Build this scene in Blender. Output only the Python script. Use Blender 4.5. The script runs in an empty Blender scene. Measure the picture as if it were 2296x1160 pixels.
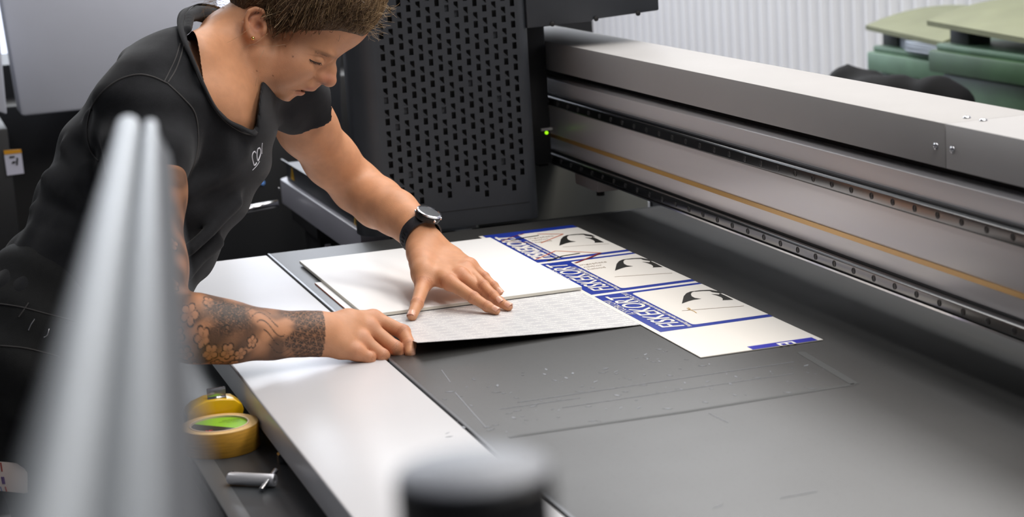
import bpy, bmesh, math, random
import numpy as np
from mathutils import Vector, Matrix

random.seed(7); rng = np.random.default_rng(7)
SC = bpy.context.scene
COL = SC.collection
PI = math.pi

# ------------------------------------------------------------ camera
F = 4445.8                       # focal length for a 2296 px wide frame
def rot(a, b, c):
    ca, sa, cb, sb, cc, sc = math.cos(a), math.sin(a), math.cos(b), math.sin(b), math.cos(c), math.sin(c)
    fwd = np.array([sa*cb, ca*cb, -sb]); right = np.array([ca, -sa, 0.]); down = np.cross(fwd, right)
    return np.array([cc*right+sc*down, -sc*right+cc*down, fwd])
R = rot(*[math.radians(v) for v in (17.2334, 11.4053, 3.6549)])
CP = np.array([0., 0., 1.65])
cam_d = bpy.data.cameras.new('camera'); cam = bpy.data.objects.new('camera', cam_d); COL.objects.link(cam)
cam.matrix_world = Matrix(((R[0][0], -R[1][0], -R[2][0], CP[0]), (R[0][1], -R[1][1], -R[2][1], CP[1]),
                           (R[0][2], -R[1][2], -R[2][2], CP[2]), (0, 0, 0, 1)))
cam_d.sensor_width = 36; cam_d.lens = F/2296*36; cam_d.clip_start = .05; cam_d.clip_end = 100
cam_d.dof.use_dof = True; cam_d.dof.focus_distance = 3.15; cam_d.dof.aperture_fstop = 5.6
SC.camera = cam

# ------------------------------------------------------------ world, exposure, lamps
SC.view_settings.view_transform = 'Standard'; SC.view_settings.look = 'None'
SC.view_settings.gamma = 1; SC.view_settings.use_curve_mapping = False
SC.view_settings.exposure = -1.12
w = bpy.data.worlds.new('world'); SC.world = w; w.use_nodes = True
w.node_tree.nodes['Background'].inputs[0].default_value = (.75, .8, .9, 1)
w.node_tree.nodes['Background'].inputs[1].default_value = .3

def area(name, loc, target, sx, sy, power, color=(1, 1, 1)):
    l = bpy.data.lights.new(name, 'AREA'); l.shape = 'RECTANGLE'; l.size = sx; l.size_y = sy
    l.energy = power; l.color = color
    o = bpy.data.objects.new(name, l); COL.objects.link(o); o.location = loc
    d = Vector(target)-Vector(loc); o.rotation_euler = d.to_track_quat('-Z', 'Y').to_euler()
    return o
# ceiling tube rows, plus broad panels added to brighten beam, wall and bed
for lx, ly, sx, sy, pw_ in [(1.0, 1.3, .35, 2.4, 60), (2.1, 1.7, .6, 2.2, 115), (1.6, 3.9, .35, 2.4, 85), (-.8, 5.2, .35, 2.4, 45), (1.9, 7.3, 2.8, 2.6, 170), (2.7, 4.3, .8, 2.4, 85)]:
    area('ceiling_and_fill_lamp', (lx, ly, 3.35), (lx, ly, 0), sx, sy, pw_, (1, .93, .85) if ly == 1.7 else (1, .98, .96))
# daylight from the high windows at the far end
area('window_light', (1.5, 8.9, 2.7), (1.1, 3.0, 1.0), 5.0, 1.5, 215, (.90, .95, 1))

# ------------------------------------------------------------ pixel helpers used while laying the place out
def ray(x, y): return R.T@np.array([(x-1148)/F, (y-580)/F, 1.])
def W(x, y, d): return CP+ray(x, y)*d
def onz(x, y, z): v = ray(x, y); return CP+v*((z-CP[2])/v[2])
def ony(x, y, Y): v = ray(x, y); return CP+v*(Y/v[1])
def onx(x, y, X): v = ray(x, y); return CP+v*(X/v[0])
def dep(P): return float(R[2]@(np.asarray(P)-CP))
def proj(P):
    q = (P-CP)@R.T
    return q[:, 0]/q[:, 2]*F+1148, q[:, 1]/q[:, 2]*F+580, q[:, 2]

# ------------------------------------------------------------ materials
def lin(c):
    return tuple(((v/255)/12.92 if v/255 <= .04045 else ((v/255+.055)/1.055)**2.4) for v in c)+(1,)
MATS = {}
def mat(name, c, rough=.5, metal=0, noise=0, nscale=30, bump=0, bscale=200, coat=0, emit=0, stretch=None, spec=.5, c2=None, sheen=0, sss=0):
    if name in MATS: return MATS[name]
    m = bpy.data.materials.new(name); m.use_nodes = True; nt = m.node_tree; N = nt.nodes; L = nt.links
    b = N['Principled BSDF']; col = lin(c)
    b.inputs['Base Color'].default_value = col
    b.inputs['Roughness'].default_value = rough; b.inputs['Metallic'].default_value = metal
    b.inputs['Specular IOR Level'].default_value = spec
    if coat: b.inputs['Coat Weight'].default_value = coat
    if sheen: b.inputs['Sheen Weight'].default_value = sheen; b.inputs['Sheen Roughness'].default_value = .4
    if sss:
        b.inputs['Subsurface Weight'].default_value = sss; b.inputs['Subsurface Radius'].default_value = (1, .35, .2)
        b.inputs['Subsurface Scale'].default_value = .006
    if emit: b.inputs['Emission Color'].default_value = col; b.inputs['Emission Strength'].default_value = emit
    tc = N.new('ShaderNodeTexCoord'); mp = N.new('ShaderNodeMapping'); L.new(tc.outputs['Object'], mp.inputs[0])
    if stretch: mp.inputs['Scale'].default_value = stretch
    if noise:
        n = N.new('ShaderNodeTexNoise'); n.inputs['Scale'].default_value = nscale; n.inputs['Detail'].default_value = 6
        L.new(mp.outputs[0], n.inputs['Vector'])
        mx = N.new('ShaderNodeMix'); mx.data_type = 'RGBA'
        k = 1-noise
        mx.inputs[6].default_value = (col[0]*k, col[1]*k, col[2]*k, 1) if c2 is None else lin(c2)
        mx.inputs[7].default_value = (min(1, col[0]*(1+noise)), min(1, col[1]*(1+noise)), min(1, col[2]*(1+noise)), 1) if c2 is None else col
        rp = N.new('ShaderNodeMapRange'); rp.inputs[1].default_value = .3; rp.inputs[2].default_value = .7
        L.new(n.outputs[0], rp.inputs[0]); L.new(rp.outputs[0], mx.inputs[0]); L.new(mx.outputs[2], b.inputs['Base Color'])
    if bump:
        n2 = N.new('ShaderNodeTexNoise'); n2.inputs['Scale'].default_value = bscale; n2.inputs['Detail'].default_value = 3
        L.new(mp.outputs[0], n2.inputs['Vector'])
        bp = N.new('ShaderNodeBump'); bp.inputs['Strength'].default_value = bump; bp.inputs['Distance'].default_value = .001
        L.new(n2.outputs[0], bp.inputs['Height']); L.new(bp.outputs[0], b.inputs['Normal'])
    MATS[name] = m; return m

M = dict(
    white_panel=mat('painted_white_metal', (212, 212, 215), .30, .0, .03, 3, .05, 60, spec=.6),
    bed=mat('dark_bed_plate', (46, 46, 45), .30, .0, .10, 5, .08, 400, spec=.8),
    bed_edge=mat('bed_edge_metal', (90, 92, 96), .35, .6),
    dark=mat('dark_powder_coat', (44, 47, 52), .42, .0, .08, 20, .25, 900),
    darker=mat('near_black_plastic', (20, 21, 24), .5, .0, .08, 20),
    black=mat('matt_black', (9, 9, 10), .7),
    cover=mat('grey_cover_paint', (166, 164, 163), .55, .0, .03, 6, .08, 900, spec=.3),
    beam=mat('brushed_beam_metal', (232, 228, 228), .33, .25, .07, 4, .12, 90, stretch=(1, .05, 1)),
    rail=mat('ground_rail_steel', (120, 120, 120), .22, 1, .18, 30, stretch=(1, .03, 1)),
    steel=mat('bright_steel', (205, 205, 208), .18, 1, .1, 60),
    amber=mat('amber_strip', (226, 180, 108), .3, .35),
    tray=mat('tray_metal', (70, 73, 76), .38, .3, .06, 10),
    lav=mat('pale_arm_paint', (176, 176, 186), .35, .1, .04, 8),
    board=mat('white_board', (242, 241, 240), .45, 0, .01, 4),
    boardedge=mat('board_edge_cream', (214, 211, 200), .6),
    bolt=mat('dark_bolt', (86, 86, 86), .35, .9),
    sheet=mat('sheet_white', (236, 232, 225), .35),
    blue=mat('print_blue', (22, 50, 150), .35),
    violet=mat('print_violet_blue', (40, 44, 168), .35),
    ink=mat('print_black', (30, 30, 27), .4),
    brown=mat('print_brown', (120, 96, 70), .5),
    orange=mat('print_orange', (196, 92, 40), .4),
    red=mat('print_dark_red', (120, 26, 30), .4),
    wall=mat('corrugated_white', (228, 228, 230), .5, 0, .02, 2),
    floor=mat('concrete_floor', (120, 120, 122), .5, 0, .1, 2),
    ceil=mat('ceiling_paint', (190, 192, 196), .8),
    green=mat('bin_green', (58, 88, 58), .5, 0, .15, 12),
    green2=mat('bin_green_light', (96, 128, 104), .5, 0, .12, 12),
    lid=mat('bin_lid_olive', (124, 128, 98), .45, 0, .1, 8),
    yellow=mat('yellow_plastic', (238, 190, 10), .28, 0, .05, 20, coat=.3),
    tape=mat('masking_tape_side', (190, 140, 44), .6, 0, .18, 40, stretch=(1, 1, 8)),
    tapetop=mat('masking_tape_edge', (226, 188, 128), .6, 0, .05, 200),
    lime=mat('lime_liner', (140, 196, 40), .45),
    post=mat('post_black', (22, 22, 24), .32),
    postcap_sheen=mat('post_cap_painted_reflection', (120, 124, 134), .45),  # grey reflection on the black post top, put into the colour
    alu=mat('anodised_aluminium', (142, 148, 154), .5, .2, .05, 30),
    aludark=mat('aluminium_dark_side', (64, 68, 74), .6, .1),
)

# ------------------------------------------------------------ mesh helpers
def tag(o, label=None, cat=None, group=None, kind=None):
    if label: o['label'] = label
    if cat: o['category'] = cat
    if group: o['group'] = group
    if kind: o['kind'] = kind
    return o
def root(name, loc, label, cat, group=None):
    o = bpy.data.objects.new(name, None); COL.objects.link(o); o.location = loc
    o.empty_display_size = .05
    return tag(o, label, cat, group)
def mkobj(name, V, Fc, m, parent=None, smooth=False, bevel=0, bseg=2, autosm=False):
    me = bpy.data.meshes.new(name); me.from_pydata([tuple(map(float, v)) for v in V], [], [tuple(f) for f in Fc]); me.update()
    bm = bmesh.new(); bm.from_mesh(me)
    if bevel:
        bmesh.ops.remove_doubles(bm, verts=bm.verts, dist=1e-6)
        es = [e for e in bm.edges if len(e.link_faces) == 2 and e.calc_face_angle(0) > .6]
        bmesh.ops.bevel(bm, geom=es, offset=bevel, segments=bseg, affect='EDGES', profile=.5, clamp_overlap=True)
    bmesh.ops.recalc_face_normals(bm, faces=bm.faces)
    bm.to_mesh(me); bm.free()
    if smooth or bevel:
        me.polygons.foreach_set('use_smooth', [True]*len(me.polygons))
        if bevel or autosm:
            try: me.set_sharp_from_angle(angle=.7)
            except Exception: pass
    if m is not None: me.materials.append(m)
    o = bpy.data.objects.new(name, me); COL.objects.link(o)
    if parent is not None:
        pw = Vector((0, 0, 0)); p = parent
        while p is not None: pw += p.location; p = p.parent
        me.transform(Matrix.Translation(-pw)); o.parent = parent
    else:
        # origin at the base of the thing
        c = np.array([v.co[:] for v in me.vertices]); b = Vector(((c[:, 0].min()+c[:, 0].max())/2, (c[:, 1].min()+c[:, 1].max())/2, c[:, 2].min()))
        me.transform(Matrix.Translation(-b)); o.location = b
    return o
class MB:
    def __init__(s): s.V = []; s.F = []
    def add(s, V, Fc):
        n = len(s.V); s.V += [tuple(map(float, v)) for v in V]; s.F += [tuple(i+n for i in f) for f in Fc]; return s
    def box(s, a, b, M4=None):
        (x0, y0, z0), (x1, y1, z1) = a, b
        V = [(x0, y0, z0), (x1, y0, z0), (x1, y1, z0), (x0, y1, z0), (x0, y0, z1), (x1, y0, z1), (x1, y1, z1), (x0, y1, z1)]
        if M4 is not None: V = [tuple(M4@Vector(v)) for v in V]
        return s.add(V, [(0, 3, 2, 1), (4, 5, 6, 7), (0, 1, 5, 4), (1, 2, 6, 5), (2, 3, 7, 6), (3, 0, 4, 7)])
    def prism(s, pts, ext):
        n = len(pts); ext = np.array(ext, float)
        V = [np.array(p, float) for p in pts]+[np.array(p, float)+ext for p in pts]
        return s.add(V, [tuple(range(n))[::-1], tuple(range(n, 2*n))]+[(i, (i+1) % n, n+(i+1) % n, n+i) for i in range(n)])
    def tube(s, pts, r, seg=12, caps=True):
        pts = [np.array(p, float) for p in pts]; n = len(pts)
        rr = r if hasattr(r, '__len__') else [r]*n
        up = None; rings = []
        for i, p in enumerate(pts):
            t = pts[min(i+1, n-1)]-pts[max(i-1, 0)]; t /= (np.linalg.norm(t)+1e-12)
            if up is None: up = np.array([0, 0, 1.]) if abs(t[2]) < .9 else np.array([1., 0, 0])
            a = np.cross(t, up); a /= (np.linalg.norm(a)+1e-12); up = np.cross(a, t)
            rings.append([p+rr[i]*(math.cos(2*PI*k/seg)*a+math.sin(2*PI*k/seg)*up) for k in range(seg)])
        V = [v for g in rings for v in g]; Fc = []
        for i in range(n-1):
            for k in range(seg):
                Fc.append((i*seg+k, i*seg+(k+1) % seg, (i+1)*seg+(k+1) % seg, (i+1)*seg+k))
        if caps: Fc += [tuple(range(seg))[::-1], tuple(range((n-1)*seg, n*seg))]
        return s.add(V, Fc)
    def lathe(s, prof, c, axis=(0, 0, 1), seg=32, closed=False):
        ax = np.array(axis, float); ax /= np.linalg.norm(ax)
        a = np.cross(ax, [0, 0, 1.] if abs(ax[2]) < .9 else [1., 0, 0]); a /= np.linalg.norm(a); b = np.cross(ax, a)
        c = np.array(c, float); n = len(prof)
        V = [c+ax*h+r*(math.cos(2*PI*k/seg)*a+math.sin(2*PI*k/seg)*b) for (r, h) in prof for k in range(seg)]
        Fc = []
        for i in range(n if closed else n-1):
            j = (i+1) % n
            for k in range(seg): Fc.append((i*seg+k, i*seg+(k+1) % seg, j*seg+(k+1) % seg, j*seg+k))
        if not closed:
            Fc += [tuple(range(seg))[::-1], tuple(range((n-1)*seg, n*seg))]
        return s.add(V, Fc)
    def build(s, name, m, parent=None, **k): return mkobj(name, s.V, s.F, m, parent, **k)
def box(name, a, b, m, parent=None, **k): return MB().box(a, b).build(name, m, parent, **k)
def copy(o, loc_delta, parent=None, name=None):
    c = o.copy(); COL.objects.link(c); c.location = o.location+Vector(loc_delta)
    c.parent = parent if parent is not None else o.parent
    return c

T = .95   # height of the printer bed

# ============================================================ SETTING
def struct(o): o['kind'] = 'structure'; return o
struct(box('floor', (-3.5, -1.5, -.1), (3.7, 10.2, 0), M['floor']))
struct(box('ceiling', (-3.5, -1.5, 3.6), (3.7, 10.2, 3.7), M['ceil']))
struct(box('wall_left', (-3.6, -1.5, 0), (-3.5, 10.2, 3.6), mat('left_wall_grey', (150, 150, 154), .8)))
struct(box('wall_back', (-3.5, 10.1, 0), (3.7, 10.2, 3.6), M['ceil']))
struct(box('wall_front', (-3.5, -1.6, 0), (3.7, -1.5, 3.6), mat('left_wall_grey', (150, 150, 154), .8)))
WX = 3.5
def corrugated():
    V = []; Fc = []; p = .0905; y0, y1 = 5.74, 10.1; n = int((y1-y0)/p*12)
    for i in range(n+1):
        y = y0+(y1-y0)*i/n; ph = (y-y0)/p*2*PI; s_ = math.sin(ph); s_ = math.copysign(min(1, abs(s_)*1.5), s_)
        x = WX-.045*s_-.045
        for z in (0., 3.6): V.append((x, y, z))
    for i in range(n): Fc.append((2*i, 2*i+1, 2*i+3, 2*i+2))
    m = len(V)
    V += [(WX+.1, y0, 0), (WX+.1, y0, 3.6), (WX+.1, y1, 0), (WX+.1, y1, 3.6)]
    Fc += [(m, m+1, m+3, m+2), (0, m, m+1, 1), (2*n, m+2, m+3, 2*n+1)]
    return mkobj('wall_right', V, Fc, M['wall'], smooth=True, autosm=True)
struct(corrugated())
struct(box('trim_1', (WX+.0, -1.5, 0), (WX+.1, 5.74, 3.6), mat('flat_wall_grey', (196, 198, 206), .6)))

# ============================================================ PRINTER TABLE
tbl = root('flatbed_table', (1.0, 2.3, 0), 'grey flatbed printer table with a white side plate running along its left edge', 'printer table')
Y0, Y1 = .75, 3.633
BED = M['bed']
# perforated dark bed plate: rows of tiny vacuum holes are below 10 px and live in the material
def bed_material():
    m = BED; nt = m.node_tree; N = nt.nodes; L = nt.links; b = N['Principled BSDF']
    tc = N.new('ShaderNodeTexCoord'); sp = N.new('ShaderNodeSeparateXYZ'); L.new(tc.outputs['Object'], sp.inputs[0])
    def math_(op, a, b_=None, v=None):
        n = N.new('ShaderNodeMath'); n.operation = op; L.new(a, n.inputs[0])
        if b_ is not None: L.new(b_, n.inputs[1])
        elif v is not None: n.inputs[1].default_value = v
        return n.outputs[0]
    px_, py_ = .02143, .0196
    def cellc(o_, pit, off): return math_('MULTIPLY', math_('SUBTRACT', math_('FRACT', math_('ADD', math_('DIVIDE', math_('SUBTRACT', o_, v=off), v=pit), v=100.5)), v=.5), v=pit)
    fx = cellc(sp.outputs[0], px_, -.0037); fy = cellc(sp.outputs[1], py_, .1755)
    d = math_('SQRT', math_('ADD', math_('MULTIPLY', fx, fx), math_('MULTIPLY', fy, fy)))
    hole = math_('LESS_THAN', d, v=.0012)
    src = b.inputs['Base Color'].links[0].from_socket
    mx = N.new('ShaderNodeMix'); mx.data_type = 'RGBA'; L.new(hole, mx.inputs[0]); L.new(src, mx.inputs[6])
    mx.inputs[7].default_value = (.008, .008, .008, 1); L.new(mx.outputs[2], b.inputs['Base Color'])
    # smudges change the gloss
    n = N.new('ShaderNodeTexNoise'); n.inputs['Scale'].default_value = 3.5; n.inputs['Detail'].default_value = 5
    L.new(tc.outputs['Object'], n.inputs['Vector']); rp = N.new('ShaderNodeMapRange')
    rp.inputs[1].default_value = .3; rp.inputs[2].default_value = .7; rp.inputs[3].default_value = .38; rp.inputs[4].default_value = .43
    L.new(n.outputs[0], rp.inputs[0]); L.new(rp.outputs[0], b.inputs['Roughness'])
bed_material()
box('bed_plate', (.651, Y0, T-.018), (2.1, Y1, T), BED, tbl, bevel=.0015)
box('bed_rim', (.647, Y0, T-.03), (.651, Y1-.001, T+.0006), M['bed_edge'], tbl)
box('side_plate', (.433, Y0, T-.044), (.6445, Y1-.01, T), M['white_panel'], tbl, bevel=.0035, bseg=3)
box('base_cabinet', (.445, Y0+.05, .12), (2.05, Y1-.05, T-.046), M['darker'], tbl)
for lx in (.6, 1.9):
    for ly in (1.0, 3.4): box('leg', (lx, ly, 0), (lx+.1, ly+.1, .12), M['dark'], tbl)
# accessory tray hanging on the left side of the table
ZT = .885
mb = MB().box((.336, Y0, ZT-.012), (.445, Y1-.3, ZT))
mb.build('accessory_tray', M['tray'], tbl)
box('tray_lip', (.336, Y0, ZT-.012), (.362, Y1-.3, ZT+.0003), mat('tray_lip_metal', (104, 106, 108), .35, .4), tbl, bevel=.002)
box('outer_channel', (.300, Y0, ZT-.05), (.335, Y1-.3, ZT-.03), M['darker'], tbl, bevel=.002)
MB().prism([(.436, 2.50, ZT+.001), (.444, 2.50, ZT+.001), (.444, 2.50, ZT+.018), (.436, 2.50, ZT+.012)], (0, .012, 0)).build('tray_clip', M['steel'], tbl)

def decal(name, pts, m, parent, z, th=.00025):
    """flat print or residue: px outline laid on the plane z"""
    P = [onz(x, y, z) for x, y in pts]
    return MB().prism([(p[0], p[1], z) for p in P], (0, 0, th)).build(name, m, parent)
def strip(name, pts, wd, m, parent, z, th=.00025):
    P = [onz(x, y, z) for x, y in pts]; mb = MB()
    for a, b in zip(P[:-1], P[1:]):
        t = (b-a)[:2]; t /= np.linalg.norm(t)+1e-9; n = np.array([-t[1], t[0]])*wd/2
        q = [(a[0]+n[0], a[1]+n[1], z), (b[0]+n[0], b[1]+n[1], z), (b[0]-n[0], b[1]-n[1], z), (a[0]-n[0], a[1]-n[1], z)]
        mb.prism(q, (0, 0, th))
    return mb.build(name, m, parent)
resid = mat('tape_residue', (60, 62, 62), .55); scuff = mat('pale_scuff', (120, 124, 130), .5, noise=.3, nscale=200)
strip('residue_line', [(1141, 981), (1530, 925), (1917, 862)], .008, resid, tbl, T+.0001)
strip('residue_line', [(1795, 790), (1917, 862)], .012, resid, tbl, T+.0001)
for a, b, w_ in [((1120, 918), (1300, 893), .0012), ((1160, 903), (1780, 812), .0012), ((1260, 915), (1780, 838), .001), ((1020, 880), (1090, 960), .0014),
                 ((1590, 927), (1632, 948), .0012), ((1748, 1118), (1832, 1103), .0012), ((990, 830), (1010, 858), .0012), ((1600, 1140), (1620, 1132), .0015)]:
    strip('scuff_mark', [a, b], w_, scuff, tbl, T+.0001)
mb = MB()
for i in range(150):
    cx = rng.uniform(980, 1880); cy = 985-.1527*(cx-1141)-rng.uniform(8, 150)
    if cx > 1560 and cy < 815: continue
    if cx < 1440 and cy < 800: continue
    p = onz(cx, cy, T); a = rng.uniform(0, PI); L_ = rng.uniform(.0015, .007); w_ = L_*rng.uniform(.15, .4)
    t = np.array([math.cos(a), math.sin(a)])*L_; n = np.array([-math.sin(a), math.cos(a)])*w_
    q = [(p[0]+s1*t[0]+s2*n[0], p[1]+s1*t[1]+s2*n[1], T+.0001) for s1, s2 in ((-1, -.4), (.2, -1), (1, .3), (-.3, 1))]
    mb.prism(q, (0, 0, .0002))
o = mb.build('glue_specks', scuff, tbl); o['kind'] = 'stuff'

# ============================================================ GANTRY
BX = 1.30
gy0, gy1 = .55, 5.2
gan = root('printer_gantry', (BX+.07, 3.0, 0), 'long grey gantry beam with two steel rails and an amber strip above the bed', 'printer gantry')
zt = 1.278; zc = 1.219
seam = 2.263
for y0, y1 in ((gy0, seam-.0008), (seam+.0008, gy1)):
    MB().prism([(BX, y0, zc), (BX+.003, y0, zc), (BX+.003, y0, zt-.003), (BX+.134, y0, zt-.003), (BX+.134, y0, zc), (BX+.137, y0, zc), (BX+.137, y0, zt),
                (BX+.0, y0, zt)], (0, y1-y0, 0)).build('beam_cover', M['cover'], gan, bevel=.0009)
box('cover_back', (BX+.02, gy0, zc-.0), (BX+.133, gy1, zt-.004), M['black'], gan)
# channel: recess, top strip, main plate
box('recess', (BX+.03, gy0, 1.17), (BX+.12, gy1, zc), M['black'], gan)
MB().prism([(BX+.006, gy0, 1.05), (BX+.12, gy0, 1.05), (BX+.12, gy0, 1.198), (BX+.034, gy0, 1.203), (BX+.012, gy0, 1.203), (BX+.006, gy0, 1.198)], (0, gy1-gy0, 0)).build('beam_plate', M['beam'], gan, bevel=.001)
box('beam_foot', (BX+.004, gy0, 1.022), (BX+.12, gy1, 1.05), M['darker'], gan)
box('edge_strip', (BX-.004, gy0, 1.0235), (BX+.004, gy1, 1.0265), M['steel'], gan)
def guide_rail(z0, z1):
    r = MB().prism([(BX-.006, gy0, z0), (BX+.006, gy0, z0), (BX+.006, gy0, z1), (BX-.006, gy0, z1), (BX-.0085, gy0, z1-.003), (BX-.0085, gy0, z0+.003)], (0, gy1-gy0, 0)).build('guide_rail', M['rail'], gan, bevel=.0006)
    cz = (z0+z1)/2; first = None
    y = 2.03
    while y < 4.2:
        if first is None:
            first = MB().lathe([(.0048, 0), (.0048, .0007), (.0036, .0009), (.0034, -.0003), (.0018, -.0003), (.0014, .0006), (.0001, .0006)], (BX-.0086, y, cz), axis=(-1, 0, 0), seg=14).build('rail_bolt', M['bolt'], r)
            base = y
        else: copy(first, (0, y-base, 0))
        y += .0605
    MB().lathe([(.005, 0), (.0052, .00015), (.005, .0003)], (BX-.0086, 2.03, cz), axis=(-1, 0, 0), seg=12)
    return r
guide_rail(1.146, 1.167); guide_rail(1.029, 1.048)
box('dark_lip', (BX-.001, gy0, 1.1675), (BX+.006, gy1, 1.1705), M['dark'], gan)  # thin dark lip above the upper rail
box('amber_strip', (BX+.004, gy0, 1.0770), (BX+.0065, gy1, 1.0842), M['amber'], gan)
def screw(p, axis, parent):
    mb = MB().lathe([(.0055, 0), (.0055, .0006), (.0045, .0022), (.0022, .0030), (.0018, .0016), (.0001, .0016)], p, axis=axis, seg=16)
    return mb.build('cover_screw', M['steel'], parent, smooth=True, autosm=True)
for sx, sy in ((2099, 328), (2136, 336)):
    p = onx(sx, sy, BX); screw((BX, p[1], p[2]), (-1, 0, 0), gan)
for sx, sy in ((2168, 265), (2205, 271)):
    p = onz(sx, sy, zt); screw((p[0], p[1], zt), (0, 0, 1), gan)
box('rear_reflection_block', (1.50, gy0, 1.0), (1.56, gy1, 1.15), M['darker'], gan, bevel=.003)  # unseen panel added so the bed reflects dark below the beam
box('rear_bracket', (BX+.12, 4.9, 1.03), (1.51, 5.0, 1.15), M['darker'], gan); box('rear_bracket', (BX+.12, gy0, 1.03), (1.51, gy0+.1, 1.15), M['darker'], gan)
# supports to the machine frame at both ends
box('end_post', (BX+.01, 5.0, 0), (BX+.13, 5.2, 1.03), M['dark'], gan); box('end_post', (BX+.01, gy0, .0), (BX+.13, gy0+.02, 1.03), M['dark'], gan)
q = onx(1345, 405, BX+.02)
box('stop_bracket', (BX+.004, q[1]-.03, .998), (BX+.05, q[1]+.1, 1.0225), M['cover'], gan)
MB().lathe([(.008, 0), (.008, .012)], (BX+.02, q[1], .986), seg=14).build('rubber_stop', M['black'], gan)

# ============================================================ CARRIAGE
car = root('print_carriage', (1.02, 3.9, 0), 'tall dark perforated print carriage standing over the far edge of the bed', 'printer carriage')
cx0, cx1, cy, cz0, cz1 = .842, 1.201, 3.66, .952, 1.45
# housing: rounded left and right vertical corners, open where the perforated panel sits
def rounded_profile(x0, x1, y0, y1, r, n=8):
    P = []
    for (cx_, cy_, a0) in ((x0+r, y0+r, PI), (x1-r*.5, y0+r*.5, 1.5*PI)):
        rr = r if a0 == PI else r*.5
        for i in range(n+1):
            a = a0+i/n*PI/2; P.append((cx_+rr*math.cos(a), cy_+rr*math.sin(a)))
    P += [(x1, y1), (x0, y1)]
    return P
pf = rounded_profile(cx0, cx1, cy, cy+.062, .045)
def ring_shell(z0, z1, name):
    V = [(x, y, z0) for x, y in pf]+[(x, y, z1) for x, y in pf]; n = len(pf)
    Fc = [(i, (i+1) % n, n+(i+1) % n, n+i) for i in range(n)]+[tuple(range(n)), tuple(range(n, 2*n))]
    return V, Fc
V, Fc = ring_shell(cz0, cz1, 0)
# leave out the flat front face (between the two rounded corners): the panel with real holes goes there
Fc = [f for i, f in enumerate(Fc) if i != 8]
mkobj('carriage_housing', V, Fc, M['dark'], car, smooth=True, autosm=True)
# perforated panel
px0, px1 = pf[8][0], pf[9][0]
def perforated():
    cols = 15; pitch = (1.168-.905)/14; sw = .0086; sh = .0300; vp = .0412
    xs = [px0]
    holes = []
    V = []; Fc = []
    zlo, zhi = cz0, cz1
    def quad(xa, xb, za, zb):
        n = len(V); V.extend([(xa, cy, za), (xb, cy, za), (xb, cy, zb), (xa, cy, zb)]); Fc.append((n, n+1, n+2, n+3))
    xprev = px0
    for c in range(cols):
        xc = .905+c*pitch
        w2 = sw/2
        if xc+w2 > px1: break
        quad(xprev, xc-w2, zlo, zhi); xprev = xc+w2
        off = -(c*.0118) % vp
        z = 1.000+off; zp = zlo
        while z+sh < zhi-.02:
            if z > 1.0:
                for za, zb_ in ((z, z+.0130), (z+.0168, z+sh)):
                    quad(xc-w2, xc+w2, zp, za); zp = zb_
                    n = len(V); D = .0016      # inner walls
                    V.extend([(xc-w2, cy, za), (xc+w2, cy, za), (xc+w2, cy, zb_), (xc-w2, cy, zb_), (xc-w2, cy+D, za), (xc+w2, cy+D, za), (xc+w2, cy+D, zb_), (xc-w2, cy+D, zb_)])
                    Fc.extend([(n, n+4, n+5, n+1), (n+1, n+5, n+6, n+2), (n+2, n+6, n+7, n+3), (n+3, n+7, n+4, n)])
                holes.append((xc, z, w2))
            z += vp
        quad(xc-w2, xc+w2, zp, zhi)
    quad(xprev, px1, zlo, zhi)
    p = mkobj('perforated_panel', V, Fc, M['dark'], car)
    mb = MB()
    for xc, z, w2 in holes:
        if rng.random() < .1: 
            mb.box((xc-w2-.001, cy+.006, z), (xc+w2+.001, cy+.009, z+.016))
        zc_ = z+.0155
        mb.prism([(xc-w2-.001, cy+.0018, zc_), (xc+w2+.001, cy+.0018, zc_), (xc-w2-.001, cy+.0018, zc_+.0105)], (0, .0012, 0))
    o = mb.build('louvre_baffles', M['dark'], car); o['kind'] = 'stuff'
    box('inner_wall', (px0+.001, cy+.016, cz0+.01), (px1-.001, cy+.018, cz1-.01), M['black'], car)
perforated()
box('bottom_seam', (px0, cy-.0006, .985), (px1, cy+.0002, .986), M['black'], car)
# hood reaching over the gantry
MB().prism([(cx1-.005, cy, 1.325), (1.328, cy, 1.3265), (1.334, cy, 1.331), (1.472, cy, 1.3375), (1.472, cy, 1.45), (cx1-.005, cy, 1.45)], (0, .62, 0)).build('overhead_hood', M['dark'], car, bevel=.003)
for sx, sy in ((1238, 54), (1336, 42), (1430, 30)):
    p = ony(sx, sy, cy); MB().lathe([(.005, 0), (.005, .002), (.002, .003)], (p[0], cy-.0005, p[2]), axis=(0, -1, 0), seg=12).build('hood_screw', M['black'], car)
box('housing_back', (1.07, cy+.062, cz0), (1.2, cy+.5, cz1), M['dark'], car, bevel=.006)
# carriage back that rides on the rails
box('rail_carriage', (1.2, cy+.17, 1.03), (BX-.012, cy+.45, 1.32), M['darker'], car, bevel=.003)
box('rail_block', (BX-.03, cy+.2, 1.02), (BX-.01, cy+.4, 1.06), M['black'], car, bevel=.002)
q = ony(1226, 298, cy+.168)
MB().lathe([(.0036, 0), (.0034, .002), (.002, .0034)], (q[0], cy+.17, q[2]), axis=(0, -1, 0), seg=14).build('status_lamp', mat('led_green', (150, 230, 20), .4, emit=3), car, smooth=True)
box('lamp_bracket', (q[0]-.012, cy+.165, q[2]+.005), (q[0]+.012, cy+.17, q[2]+.010), M['cover'], car)

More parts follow.
